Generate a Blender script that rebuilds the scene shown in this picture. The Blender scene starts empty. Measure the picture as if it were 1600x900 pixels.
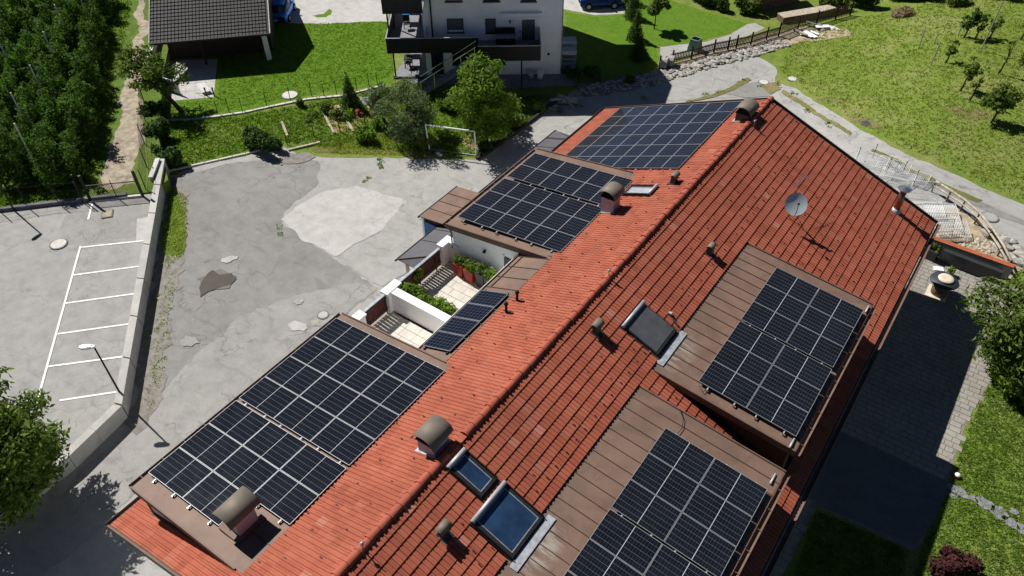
import bpy, bmesh, math, random
import numpy as np
from mathutils import Vector, Matrix, geometry, noise
random.seed(7); PI = math.pi
SC = bpy.context.scene; COL = SC.collection

# ------------------------------------------------------------------ camera, sky, sun, exposure
f, th, roll, yaw = 1204.64, math.radians(43.6), math.radians(.4154), math.radians(35.704)
CAM = Vector((9.047, 0.0, 28.88))
Fw = Vector((-math.cos(th)*math.sin(yaw), math.cos(th)*math.cos(yaw), -math.sin(th)))
R0 = Vector((math.cos(yaw), math.sin(yaw), 0)); D0 = Fw.cross(R0)
if D0.z > 0: D0 = -D0
Rt = R0*math.cos(roll)+D0*math.sin(roll); Dn = -R0*math.sin(roll)+D0*math.cos(roll)
cam = bpy.data.cameras.new('camera'); cam.sensor_width = 36; cam.lens = f/1600*36; cam.clip_start = .5; cam.clip_end = 4000
camo = bpy.data.objects.new('camera', cam); COL.objects.link(camo)
camo.matrix_world = Matrix.Translation(CAM) @ Matrix((Rt, -Dn, -Fw)).transposed().to_4x4()
SC.camera = camo
SUN_AZ, SUN_EL = math.radians(95), math.radians(47.5)
W = bpy.data.worlds.new('World'); SC.world = W; W.use_nodes = True
sky = W.node_tree.nodes.new('ShaderNodeTexSky'); sky.sky_type = 'NISHITA'; sky.sun_disc = False
sky.altitude = 2000; sky.air_density = .5; sky.dust_density = .1; sky.ozone_density = 2.0; sky.sun_elevation = SUN_EL; sky.sun_rotation = SUN_AZ+PI
bg = W.node_tree.nodes['Background']; bg.inputs[1].default_value = .05
W.node_tree.links.new(sky.outputs[0], bg.inputs[0])
sl = bpy.data.lights.new('sun', 'SUN'); sl.energy = 5.0; sl.angle = math.radians(.5); sl.color = (1, .965, .91)
so = bpy.data.objects.new('sun', sl); COL.objects.link(so)
LD = Vector((math.sin(SUN_AZ)*math.cos(SUN_EL), math.cos(SUN_AZ)*math.cos(SUN_EL), -math.sin(SUN_EL)))
so.rotation_euler = LD.to_track_quat('-Z', 'Y').to_euler(); so.location = (-60, 20, 60)
SC.view_settings.view_transform = 'Standard'; SC.view_settings.look = 'None'; SC.view_settings.gamma = 1
SC.view_settings.exposure = 0.42
SC.render.engine = 'CYCLES'

# ------------------------------------------------------------------ surveying helpers: a sight line of the photograph met with a real surface
def ray(x, y): return Fw*f + Rt*(x-800) + Dn*(y-450)
def Z(x, y, z): d = ray(x, y); return CAM + d*((z-CAM.z)/d.z)
_hn = [2.6*(t*t*(3-2*t)) for t in [i/15 for i in range(16)]]
def h(x):                                   # the ground climbs 2.6 m from the yard to the garden side
    t = x+7
    if t <= 0: return 0.0
    if t >= 15: return 2.6
    i = int(t); return _hn[i]+(_hn[i+1]-_hn[i])*(t-i)
def G(x, y, dz=0.0):
    z = 0.0
    for i in range(40): P = Z(x, y, z+dz); z = .5*z+.5*h(P.x)
    return P
TS = math.tan(math.radians(21.66)); RH = 10.0; HW = 8.82; Y0, Y1 = 2.75, 33.88
def SL(x, y, s, dz=0.0):                    # a point on the left (s=-1) or right (s=1) roof slope
    d = ray(x, y); m = -TS*s; t = (RH+dz+m*CAM.x-CAM.z)/(d.z-m*d.x); return CAM+d*t
def vplane(x, y, P0, n):                    # a point on a vertical wall
    d = ray(x, y); return CAM+d*((P0-CAM).dot(n)/d.dot(n))
def vh(b, t, z):                            # height of an upright from its base and its top
    B = Z(*b, z); r = ray(*t); k = ((B-CAM).x*r.x+(B-CAM).y*r.y)/(r.x**2+r.y**2)
    return B, CAM.z+r.z*k-z

# ------------------------------------------------------------------ materials
class NT:
    def __init__(s, name):
        s.m = bpy.data.materials.new(name); s.m.use_nodes = True; s.t = s.m.node_tree; s.n = s.t.nodes
        s.b = s.n['Principled BSDF']; s.pos = None
    def new(s, k, **kw):
        o = s.n.new(k)
        for a, v in kw.items(): setattr(o, a, v)
        return o
    def link(s, a, b): s.t.links.new(a, b)
    def put(s, sock, v):
        if isinstance(v, bpy.types.NodeSocket): s.link(v, sock)
        else: sock.default_value = v
    def P(s):
        if not s.pos: s.pos = s.new('ShaderNodeNewGeometry').outputs['Position']
        return s.pos
    def obj(s): return s.new('ShaderNodeTexCoord').outputs['Object']
    def math(s, op, a, b=0.0, c=None):
        o = s.new('ShaderNodeMath', operation=op); s.put(o.inputs[0], a); s.put(o.inputs[1], b)
        if c is not None: s.put(o.inputs[2], c)
        return o.outputs[0]
    def noise(s, scale, detail=4, rough=.6, vec=None, dist=0.0):
        o = s.new('ShaderNodeTexNoise'); o.inputs['Scale'].default_value = scale; o.inputs['Detail'].default_value = detail
        o.inputs['Roughness'].default_value = rough; o.inputs['Distortion'].default_value = dist
        s.link(vec or s.P(), o.inputs['Vector']); return o.outputs[0]
    def mapped(s, scale=(1, 1, 1), rot=0.0, vec=None):
        o = s.new('ShaderNodeMapping'); o.inputs['Scale'].default_value = scale; o.inputs['Rotation'].default_value = (0, 0, rot)
        s.link(vec or s.P(), o.inputs['Vector']); return o.outputs[0]
    def ramp(s, fac, stops):
        o = s.new('ShaderNodeValToRGB'); s.link(fac, o.inputs[0]); e = o.color_ramp.elements
        while len(e) < len(stops): e.new(.5)
        for i, (p, c) in enumerate(stops):
            e[i].position = p; e[i].color = (c, c, c, 1) if isinstance(c, (int, float)) else (*c, 1)
        return o.outputs[0]
    def mix(s, fac, a, b, mode='MIX'):
        o = s.new('ShaderNodeMix', data_type='RGBA', blend_type=mode)
        s.put(o.inputs[0], fac)
        for i, v in ((6, a), (7, b)):
            if isinstance(v, bpy.types.NodeSocket): s.link(v, o.inputs[i])
            else: o.inputs[i].default_value = (*v, 1)
        return o.outputs[2]
    def col(s, v):
        if isinstance(v, bpy.types.NodeSocket): s.link(v, s.b.inputs['Base Color'])
        else: s.b.inputs['Base Color'].default_value = (*v, 1)
    def rough(s, v): s.put(s.b.inputs['Roughness'], v)
    def bump(s, hgt, strength=.4, dist=.03):
        o = s.new('ShaderNodeBump'); o.inputs['Strength'].default_value = strength; o.inputs['Distance'].default_value = dist
        s.link(hgt, o.inputs['Height']); s.link(o.outputs[0], s.b.inputs['Normal'])
    def spec(s, v): s.b.inputs['Specular IOR Level'].default_value = v
def plain(name, c, rough=.6, metal=0.0, var=.25, scale=3.0, spec=.3, bump=0.0):
    n = NT(name); c2 = tuple(x*(1-var) for x in c); c3 = tuple(min(1, x*(1+var*.6)) for x in c)
    a = n.ramp(n.noise(scale, 6), [(.3, c2), (.7, c3)]); n.col(a); n.rough(rough); n.b.inputs['Metallic'].default_value = metal; n.spec(spec)
    if bump: n.bump(n.noise(scale*9, 4), bump, .02)
    return n.m
MT = {}
def asphalt(name, c, lo, hi, crack=1.0, seed=0.0, warm=0.0, cs=.35):
    n = NT(name); v = n.mapped(); v2 = n.new('ShaderNodeVectorMath', operation='ADD'); n.link(v, v2.inputs[0]); v2.inputs[1].default_value = (seed, seed*1.7, 0); v = v2.outputs[0]
    big = n.noise(.22, 5, .55, v, .4); mid = n.noise(1.3, 6, .65, v); fine = n.noise(28, 3, .7, v)
    cA = tuple(x*lo for x in c); cB = tuple(x*hi for x in c)
    a = n.ramp(big, [(.32, cA), (.68, cB)])
    b = n.mix(.55, a, n.ramp(mid, [(.3, tuple(x*.72 for x in c)), (.5, c), (.72, tuple(x*1.25 for x in c))]))
    b = n.mix(.5, b, n.ramp(fine, [(.3, .62), (.7, 1.25)]), 'MULTIPLY')
    # stains and cracks: wear that stays put
    st = n.ramp(n.noise(.9, 3, .5, n.mapped((.5, 1.6, 1), .6, v), 1.2), [(.60, 0.0), (.72, .30)])
    b = n.mix(st, b, tuple(x*.45 for x in c))
    w = n.new('ShaderNodeTexVoronoi', feature='DISTANCE_TO_EDGE'); w.inputs['Scale'].default_value = cs
    wv = n.new('ShaderNodeVectorMath', operation='ADD'); n.link(v, wv.inputs[0])
    dn = n.new('ShaderNodeTexNoise'); dn.inputs['Scale'].default_value = 1.2; dn.inputs['Detail'].default_value = 6; n.link(v, dn.inputs['Vector'])
    sc = n.new('ShaderNodeVectorMath', operation='SCALE'); sc.inputs['Scale'].default_value = 1.8; n.link(dn.outputs[1], sc.inputs[0]); n.link(sc.outputs[0], wv.inputs[1])
    n.link(wv.outputs[0], w.inputs['Vector'])
    cr = n.ramp(w.outputs[0], [(.004, .5*crack), (.02, 0.0)])
    gate = n.ramp(n.noise(.35, 2, .5, v), [(.46, 0.0), (.56, 1.0)])
    b = n.mix(n.math('MULTIPLY', cr, gate), b, (.05, .045, .04))
    n.col(b); n.rough(.95); n.spec(.15); n.bump(n.math('ADD', fine, mid), .5, .015)
    return n.m
def grass(name, c1, c2, c3, dry=.5, scale=1.0):
    n = NT(name); big = n.noise(.25*scale, 4, .6, None, .6); mid = n.noise(1.6*scale, 5, .7, None, .5); fine = n.noise(14, 5, .75, None, .8)
    a = n.ramp(mid, [(.3, c1), (.7, c2)])
    a = n.mix(n.math('MULTIPLY', n.ramp(big, [(.46, 0.0), (.64, 1.0)]), dry), a, c3)
    st = n.noise(9, 4, .7, n.mapped((1, .35, 1), .5), 2.0)
    a = n.mix(.85, a, n.ramp(fine, [(.3, .35), (.55, 1.0), (.75, 1.6)]), 'MULTIPLY')
    a = n.mix(.5, a, n.ramp(st, [(.35, .6), (.7, 1.35)]), 'MULTIPLY')
    n.col(a); n.rough(.95); n.spec(.1); n.bump(n.math('ADD', fine, mid), .8, .06); return n.m
def leafmat(name, c1, c2, tr=.25):
    n = NT(name); g = n.new('ShaderNodeNewGeometry').outputs['Random Per Island']; oi = n.new('ShaderNodeObjectInfo').outputs['Random']
    a = n.ramp(g, [(0, c1), (1, c2)]); a = n.mix(.7, a, n.ramp(n.noise(1.5, 4, .65), [(.3, .38), (.7, 1.5)]), 'MULTIPLY')
    a = n.mix(.3, a, n.ramp(oi, [(0, .7), (1, 1.2)]), 'MULTIPLY')
    n.col(a); n.rough(.7); n.spec(.10)
    t = n.new('ShaderNodeBsdfTranslucent'); tc = n.mix(1.0, a, (1.6, 1.9, .5), 'MULTIPLY'); n.link(tc, t.inputs['Color'])
    m = n.new('ShaderNodeMixShader'); m.inputs[0].default_value = tr; n.link(n.b.outputs[0], m.inputs[1]); n.link(t.outputs[0], m.inputs[2])
    n.link(m.outputs[0], n.n['Material Output'].inputs['Surface']); return n.m
def tilemat(name, stops, u=.30, v=.3235, soot=.5, bright=1.0):
    n = NT(name); sp = n.new('ShaderNodeSeparateXYZ'); n.link(n.P(), sp.inputs[0])
    a = n.math('FLOOR', n.math('DIVIDE', n.math('SUBTRACT', sp.outputs[1], 2.75), u)); b = n.math('FLOOR', n.math('DIVIDE', n.math('ABSOLUTE', sp.outputs[0]), v))
    cb = n.new('ShaderNodeCombineXYZ'); n.link(a, cb.inputs[0]); n.link(b, cb.inputs[1]); n.link(n.math('SIGN', sp.outputs[0]), cb.inputs[2])
    wn = n.new('ShaderNodeTexWhiteNoise'); n.link(cb.outputs[0], wn.inputs['Vector'])
    c = n.ramp(wn.outputs[0], stops)
    c = n.mix(.5, c, n.ramp(n.noise(9, 6, .75), [(.3, .76), (.7, 1.18)]), 'MULTIPLY'); c = n.mix(.5, c, n.ramp(n.noise(.35, 3, .5), [(.35, .86), (.65, 1.12)]), 'MULTIPLY')
    c = n.mix(n.ramp(n.noise(3.2, 5, .7, n.mapped((.4, 1.5, 1))), [(.56, 0.0), (.80, soot*.6)]), c, (.09, .055, .038))
    c = n.mix(n.ramp(n.noise(1.4, 5, .65, n.mapped((.35, 2.6, 1))), [(.56, 0.0), (.80, soot*.35)]), c, (.12, .060, .042))
    c = n.mix(n.ramp(n.noise(23, 3, .6), [(.68, 0.0), (.74, .25)]), c, (.32, .30, .22))
    n.col(c); n.rough(.82); n.spec(.25); n.bump(n.noise(40, 4), .25, .01); return n.m
T_STOPS = [(0, (.285, .074, .042)), (.35, (.325, .086, .048)), (.7, (.345, .096, .054)), (.972, (.36, .108, .064)), (.985, (.29, .085, .055)), (1, (.42, .165, .115))]
MT['tile'] = tilemat('clay_tile', T_STOPS)
MT['ridge'] = tilemat('clay_ridge', [(0, (.31, .076, .045)), (1, (.36, .096, .06))], .41, .5, .35)
def cellmat():
    n = NT('solar_cells'); sp = n.new('ShaderNodeSeparateXYZ'); n.link(n.obj(), sp.inputs[0])
    ax = n.math('ABSOLUTE', sp.outputs[0]); ay = sp.outputs[1]
    fx = n.math('FRACT', n.math('DIVIDE', n.math('SUBTRACT', ax, .012), .0925)); fy = n.math('FRACT', n.math('ADD', n.math('DIVIDE', ay, .184), 10.0))
    def line(fr, w): return n.math('LESS_THAN', n.math('MINIMUM', fr, n.math('SUBTRACT', 1.0, fr)), w)
    lx = line(fx, .035); ly = line(fy, .022); cen = n.math('LESS_THAN', ax, .0075)
    fb = n.math('FRACT', n.math('MULTIPLY', ay, 54.3)); bus = n.math('LESS_THAN', fb, .12)
    base = n.ramp(n.noise(1.2, 3), [(.3, (.0035, .0045, .008)), (.7, (.007, .009, .015))])
    c = n.mix(n.math('MULTIPLY', bus, .10), base, (.16, .17, .19))
    c = n.mix(n.math('MULTIPLY', lx, .30), c, (.13, .14, .16))
    c = n.mix(n.math('MULTIPLY', ly, .6), c, (.19, .20, .22)); c = n.mix(cen, c, (.50, .51, .53))
    n.col(c); n.rough(n.ramp(n.noise(2.0, 4), [(.3, .06), (.7, .10)])); n.spec(.3); return n.m
MT['cell'] = cellmat()
MT['alu'] = plain('aluminium', (.40, .41, .43), .5, .25, .12)
MT['alu2'] = plain('worn_white_wire', (.62, .63, .64), .5, .1, .2)
MT['steel'] = plain('steel', (.55, .56, .58), .25, .9, .15)
MT['black'] = plain('black_metal', (.015, .015, .017), .45, .2, .3)
MT['darkgrey'] = plain('dark_grey_metal', (.055, .058, .062), .4, .4, .25)
def browns(name, c):
    n = NT(name); a = n.ramp(n.noise(.8, 5, .6, None, .7), [(.3, tuple(x*.78 for x in c)), (.7, tuple(x*1.18 for x in c))])
    oi = n.new('ShaderNodeObjectInfo').outputs['Random']; a = n.mix(.22, a, n.ramp(oi, [(0, .7), (1, 1.25)]), 'MULTIPLY')
    s = n.noise(5, 5, .65, n.mapped((.35, 1.0, 1))); a = n.mix(n.ramp(s, [(.55, 0.0), (.8, .18)]), a, tuple(min(1, x*1.7) for x in c))
    a = n.mix(n.ramp(n.noise(2.1, 4, .6, None, 1.5), [(.56, 0.0), (.68, .28)]), a, tuple(x*.55 for x in c))
    if name == 'brown_sheet_metal':          # soot washed down from the tile edge, chalky runs below the skylight aprons
        sp = n.new('ShaderNodeSeparateXYZ'); n.link(n.P(), sp.inputs[0]); q = n.math('MULTIPLY', n.math('SUBTRACT', 3.65, n.math('ABSOLUTE', sp.outputs[0])), 1.3); q.node.use_clamp = True
        so_ = n.math('MULTIPLY', q, n.ramp(n.noise(1.6, 5, .7), [(.42, 0.0), (.7, .75)])); a = n.mix(so_, a, (.075, .066, .055))
        for cx, cy, ry in ((3.5, 9.0, 1.1), (3.3, 17.8, 1.1)):
            dx = n.math('DIVIDE', n.math('SUBTRACT', sp.outputs[0], cx), .62); dy = n.math('DIVIDE', n.math('SUBTRACT', sp.outputs[1], cy), ry)
            dd = n.math('SUBTRACT', 1.0, n.math('ADD', n.math('MULTIPLY', dx, dx), n.math('MULTIPLY', dy, dy))); dd.node.use_clamp = True
            a = n.mix(n.math('MULTIPLY', dd, n.ramp(n.noise(3, 5, .7, n.mapped((.5, 2.2, 1))), [(.42, 0.0), (.62, .75)])), a, (.36, .33, .29))
    n.col(a); n.rough(.62); n.spec(.3); n.b.inputs['Metallic'].default_value = .05; n.bump(n.noise(6, 3), .12, .02); return n.m
MT['brown'] = browns('brown_sheet_metal', (.165, .104, .076))
MT['browntrim'] = browns('brown_trim', (.13, .080, .060))
MT['seam'] = plain('dark_brown_seam', (.065, .040, .030), .6)
MT['slate'] = browns('grey_sheet_metal', (.085, .083, .092))
MT['hood'] = browns('taupe_hood_metal', (.165, .138, .110))
MT['plaster'] = plain('white_plaster', (.82, .82, .81), .9, 0, .10, .8, .2, .15)
MT['chim'] = plain('chimney_render', (.50, .47, .50), .85, 0, .12, 2.0, .2, .2)
MT['white'] = plain('white_paint', (.80, .80, .79), .5, 0, .06)
MT['flash'] = plain('lead_flashing', (.36, .38, .41), .5, .3, .35, 6)
MT['winglass'] = plain('dark_window_glass', (.010, .022, .055), .06, 0, .4, .7, .6)
MT['bluepane'] = plain('deep_blue_glazing', (.022, .050, .110), .06, 0, .5, 1.1, .6)
MT['shutter'] = plain('grey_roller_shutter', (.11, .115, .125), .5, .2, .2)
MT['winframe'] = plain('charcoal_frame', (.028, .028, .030), .4, .1, .3)
MT['red'] = plain('red_lacquer', (.34, .028, .018), .5, 0, .3)
MT['maroon'] = plain('maroon_boards', (.10, .018, .014), .65, 0, .5, 4)
MT['blue'] = plain('blue_paint', (.03, .12, .32), .35, 0, .25)
MT['carblue'] = plain('blue_car_paint', (.02, .20, .70), .18, .2, .1); MT['carnavy'] = plain('navy_car_paint', (.008, .03, .19), .18, .2, .1)
MT['tyre'] = plain('tyre_rubber', (.012, .012, .012), .9); MT['lamp'] = plain('lamp_cover', (.72, .74, .78), .3)
MT['wood'] = plain('weathered_wood', (.17, .12, .085), .85, 0, .5, 5, .2, .3)
MT['palewood'] = plain('pale_wood', (.42, .36, .28), .8, 0, .4, 5, .2, .2)
MT['darkwood'] = plain('dark_wood', (.035, .024, .018), .7, 0, .5, 5)
MT['bark'] = plain('bark', (.075, .055, .040), .95, 0, .5, 8, .1, .8)
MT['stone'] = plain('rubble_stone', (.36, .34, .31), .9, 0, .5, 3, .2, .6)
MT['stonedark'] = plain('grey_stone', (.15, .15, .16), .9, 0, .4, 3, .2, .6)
MT['slab'] = plain('stone_slab', (.22, .22, .24), .8, 0, .25, 4, .2, .3)
MT['orange'] = plain('orange_coping', (.36, .10, .045), .75, 0, .3, 4)
MT['copper'] = plain('copper_flue', (.36, .16, .11), .25, .8, .4, 3)
MT['dish'] = plain('dish_grey', (.46, .50, .54), .45, .2, .1)
MT['cover'] = plain('manhole_cover', (.52, .50, .46), .8, 0, .2, 5)
MT['darkcover'] = plain('iron_grate', (.09, .08, .075), .7, .3, .3, 8)
MT['paintline'] = plain('white_road_paint', (.78, .78, .76), .8, 0, .25, 9)
MT['puddle'] = plain('muddy_water', (.10, .088, .072), .12, 0, .15, 1.0, .5)
MT['mud'] = plain('damp_mud', (.20, .185, .165), .7, 0, .35, 3, .2, .4)
MT['straw'] = plain('straw_ground', (.33, .25, .13), .95, 0, .45, 5, .1, .8)
MT['dirt'] = plain('dirt_path', (.34, .29, .22), .95, 0, .45, 2.2, .1, .8)
MT['sand'] = plain('sandy_rubble', (.36, .30, .21), .95, 0, .5, 2.5, .1, .9)
MT['net'] = plain('green_net', (.12, .26, .20), .7)
MT['cream'] = plain('cream_cloth', (.62, .54, .42), .8); MT['tabletop'] = plain('dark_table_top', (.035, .042, .055), .5, 0, .2)
MT['stucco_floor'] = plain('terrace_tile', (.55, .51, .45), .75, 0, .15, 3)
MT['grout'] = plain('grout', (.34, .30, .25), .9)
MT['purple'] = leafmat('dark_red_leaf', (.030, .010, .010), (.085, .030, .028), .1)
MT['leafdark'] = leafmat('orchard_leaf', (.018, .050, .010), (.115, .205, .035), .28)
MT['leafmid'] = leafmat('mid_green_leaf', (.038, .070, .013), (.155, .21, .040), .28)
MT['leafyellow'] = leafmat('light_green_leaf', (.060, .115, .012), (.195, .285, .040), .36)
MT['leafgrey'] = leafmat('silver_green_leaf', (.060, .095, .045), (.19, .245, .12), .28)
MT['leafhedge'] = leafmat('hedge_leaf', (.018, .044, .012), (.070, .125, .028), .2)
MT['blade'] = leafmat('grass_blade', (.085, .150, .020), (.20, .29, .055), .35)
MT['blade2'] = leafmat('meadow_blade', (.15, .20, .035), (.36, .36, .13), .4)
MT['flower'] = leafmat('flower_petal', (.55, .06, .03), (.60, .30, .25), .2)
MT['yleaf'] = leafmat('yellow_leaf', (.28, .20, .01), (.40, .32, .04), .3)
MT['asp_dark'] = asphalt('old_asphalt', (.235, .23, .22), .82, 1.15, .7, 3)
MT['asp_wet'] = asphalt('damp_asphalt', (.17, .163, .152), .85, 1.1, .3, 3)
MT['asp_mid'] = asphalt('worn_asphalt', (.29, .282, .268), .84, 1.12, .7, 11)
MT['conc_yard'] = asphalt('yard_concrete', (.335, .328, .312), .86, 1.10, .6, 23)
MT['conc_white'] = asphalt('pale_concrete', (.43, .42, .40), .88, 1.10, .3, 31)
MT['asp_road'] = asphalt('road_asphalt', (.32, .315, .30), .85, 1.1, 1.0, 41, cs=.5)
MT['conc_park'] = asphalt('parking_surface', (.31, .305, .29), .88, 1.08, .4, 55)
MT['conc_wall'] = asphalt('wall_concrete', (.44, .43, .405), .8, 1.12, .2, 61)
MT['paver'] = asphalt('paver_stone', (.27, .25, .22), .80, 1.22, .1, 71)
MT['paverjoint'] = plain('paver_joint', (.20, .185, .16), .95)
MT['conc_dark'] = asphalt('dark_smooth_concrete', (.15, .15, .15), .85, 1.1, .3, 81)
MT['grass'] = grass('lawn_grass', (.075, .135, .020), (.15, .225, .038), (.20, .21, .06), .35)
MT['lawn'] = grass('mown_lawn', (.085, .175, .012), (.135, .245, .020), (.16, .235, .03), .3)
MT['meadow'] = grass('meadow_grass', (.13, .19, .028), (.20, .27, .050), (.30, .28, .12), .5)
MT['verge'] = grass('dry_verge', (.13, .14, .04), (.22, .21, .07), (.27, .22, .12), .8)
def parp(name, c, w, hgt):
    n = NT(name); return n.m
MT['rooftile2'] = plain('dark_roof_tile', (.030, .028, .028), .7, 0, .35, 9, .3, .3)

# ------------------------------------------------------------------ object helpers
ORG = {}
def tag(o, label=None, cat=None, group=None, kind=None):
    for k, v in (('label', label), ('category', cat), ('group', group), ('kind', kind)):
        if v: o[k] = v
    return o
def empty(name, loc, label=None, cat=None, group=None, rz=0.0):
    o = bpy.data.objects.new(name, None); COL.objects.link(o); o.location = loc; o.rotation_euler = (0, 0, rz); o.empty_display_size = .3
    ORG[o] = Vector(loc) if not rz else Vector((0, 0, 0)); return tag(o, label, cat, group)
class MB:
    def __init__(s): s.v = []; s.f = []
    def add(s, vs, fs): k = len(s.v); s.v += [tuple(v) for v in vs]; s.f += [tuple(i+k for i in q) for q in fs]; return s
    def hexa(s, P): return s.add(P, [(3, 2, 1, 0), (4, 5, 6, 7), (0, 1, 5, 4), (1, 2, 6, 5), (2, 3, 7, 6), (3, 0, 4, 7)])
    def box(s, c, d, rz=0.0):
        x, y, z = d[0]/2, d[1]/2, d[2]/2; q = []
        for k in (-z, z):
            for a, b in ((-x, -y), (x, -y), (x, y), (-x, y)):
                q.append((c[0]+a*math.cos(rz)-b*math.sin(rz), c[1]+a*math.sin(rz)+b*math.cos(rz), c[2]+k))
        return s.hexa(q)
    def bb(s, x0, y0, z0, x1, y1, z1): return s.box(((x0+x1)/2, (y0+y1)/2, (z0+z1)/2), (x1-x0, y1-y0, z1-z0))
    def prism(s, pts, z0, z1):      # pts in plan; z0,z1 numbers or functions
        n = len(pts); g = lambda z, p: z(p) if callable(z) else z
        vs = [(p[0], p[1], g(z0, p)) for p in pts]+[(p[0], p[1], g(z1, p)) for p in pts]
        return s.add(vs, [tuple(range(n))[::-1], tuple(range(n, 2*n))]+[(i, (i+1) % n, n+(i+1) % n, n+i) for i in range(n)])
    def tube(s, pts, r, n=6, caps=True):
        pts = [Vector(p) for p in pts]; rs = r if isinstance(r, (list, tuple)) else [r]*len(pts); rings = []; up = None
        for i, p in enumerate(pts):
            d = (pts[min(i+1, len(pts)-1)]-pts[max(i-1, 0)]).normalized()
            if up is None: up = d.cross(Vector((0, 0, 1)) if abs(d.z) < .9 else Vector((1, 0, 0))).normalized()
            up = (up-d*up.dot(d)).normalized(); w = d.cross(up)
            rings.append([p+up*math.cos(2*PI*k/n)*rs[i]+w*math.sin(2*PI*k/n)*rs[i] for k in range(n)])
        vs = [v for q in rings for v in q]; fs = []
        for i in range(len(pts)-1):
            for k in range(n): fs.append((i*n+k, i*n+(k+1) % n, (i+1)*n+(k+1) % n, (i+1)*n+k))
        if caps: fs += [tuple(range(n))[::-1], tuple(range((len(pts)-1)*n, len(pts)*n))]
        return s.add(vs, fs)
    def bar(s, a, b, w, t):         # rectangular bar between two points
        a, b = Vector(a), Vector(b); d = (b-a).normalized(); u = d.cross(Vector((0, 0, 1)))
        if u.length < .01: u = Vector((1, 0, 0))
        u.normalize(); v = u.cross(d); u *= w/2; v *= t/2
        return s.hexa([a-u-v, a+u-v, a+u+v, a-u+v, b-u-v, b+u-v, b+u+v, b-u+v])
    def lathe(s, c, prof, n=16):
        vs = [(c[0]+r*math.cos(2*PI*k/n), c[1]+r*math.sin(2*PI*k/n), c[2]+z) for r, z in prof for k in range(n)]; m = len(prof)
        fs = [(i*n+k, i*n+(k+1) % n, (i+1)*n+(k+1) % n, (i+1)*n+k) for i in range(m-1) for k in range(n)]
        return s.add(vs, fs+[tuple(range(n))[::-1], tuple(range((m-1)*n, m*n))])
    def build(s, name, m, parent=None, smooth=False, loc=None):
        o0 = ORG.get(parent, Vector((0, 0, 0))) if parent is not None else (Vector(loc) if loc is not None else Vector((0, 0, 0)))
        me = bpy.data.meshes.new(name); me.from_pydata([(v[0]-o0.x, v[1]-o0.y, v[2]-o0.z) for v in s.v], [], s.f); me.update()
        for mm in (m if isinstance(m, list) else [m]): me.materials.append(MT[mm])
        if smooth: me.polygons.foreach_set('use_smooth', [True]*len(me.polygons))
        o = bpy.data.objects.new(name, me); COL.objects.link(o)
        if parent is not None: o.parent = parent
        elif loc is not None: o.location = loc
        ORG[o] = o0; return o
def kids(o): return [c for c in bpy.data.objects if c.parent == o]
def copy_tree(o, loc, rz=None, scale=None, kidmap=None):
    c = o.copy(); COL.objects.link(c); c.location = loc
    if rz is not None: c.rotation_euler = (0, 0, rz)
    if scale: c.scale = scale if isinstance(scale, tuple) else (scale,)*3
    for ch, subs in kidmap or [(k, kids(k)) for k in kids(o)]:
        d = ch.copy(); COL.objects.link(d); d.parent = c
        for g in subs: e = g.copy(); COL.objects.link(e); e.parent = d
    return c
def mesh_np(name, V, Fq, m):
    me = bpy.data.meshes.new(name); nv, nf, k = len(V), len(Fq), Fq.shape[1]
    me.vertices.add(nv); me.vertices.foreach_set('co', V.astype(np.float32).ravel()); me.loops.add(nf*k); me.loops.foreach_set('vertex_index', Fq.astype(np.int32).ravel())
    me.polygons.add(nf); me.polygons.foreach_set('loop_start', np.arange(0, nf*k, k, dtype=np.int32)); me.polygons.foreach_set('loop_total', np.full(nf, k, dtype=np.int32))
    me.update(); me.validate(); me.shade_flat(); me.materials.append(MT[m]); return me
def link(name, me, parent=None, loc=None):
    o = bpy.data.objects.new(name, me); COL.objects.link(o)
    if parent is not None: o.parent = parent
    if loc is not None: o.location = loc
    ORG[o] = ORG.get(parent, Vector((0, 0, 0))); return o
rng = np.random.default_rng(5)
def leaves(blobs, n, size, flat=.35, shell=.55, asp=.55):
    """leaf quads through overlapping ellipsoids (cx,cy,cz,rx,ry,rz), denser towards the skin"""
    w = np.array([b[3]*b[4]*b[5] for b in blobs])**.7; idx = rng.choice(len(blobs), n, p=w/w.sum()); B = np.array(blobs)[idx]
    d = rng.normal(size=(n, 3)); d /= np.linalg.norm(d, axis=1)[:, None]; r = shell+(1-shell)*rng.random(n)**.7; r *= 1+.10*rng.normal(size=n)
    inn = rng.random(n) < .22; r[inn] = rng.random(inn.sum())**.5*.9
    c = B[:, :3]+d*r[:, None]*B[:, 3:]
    nn = d+np.array([0, 0, flat*1.6])+rng.normal(size=(n, 3))*.75; nn /= np.linalg.norm(nn, axis=1)[:, None]
    t = np.cross(nn, rng.normal(size=(n, 3))); t /= np.linalg.norm(t, axis=1)[:, None]; b = np.cross(nn, t)
    s = size*(.6+.8*rng.random(n))[:, None]
    V = np.stack([c-t*s, c+b*s*asp-nn*s*.15, c+t*s, c-b*s*asp-nn*s*.15], 1).reshape(-1, 3)
    return V, np.arange(4*n).reshape(-1, 4)
def blobtree(hgt, rad, k, seed, trunk=.35, squash=.8, lo=.35):
    r = random.Random(seed); out = []
    for i in range(int(k*1.8)):
        a = r.uniform(0, 2*PI); q = rad*r.uniform(.2, .86); z = hgt*r.uniform(lo, .90); fall = 1-.50*abs(z/hgt-.60)/.4
        s = rad*r.choice([.16, .22, .30, .38])*r.uniform(.85, 1.15)
        out.append((math.cos(a)*q*fall, math.sin(a)*q*fall, z, s*r.uniform(.8, 1.25), s*r.uniform(.8, 1.25), s*squash))
    return out
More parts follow.
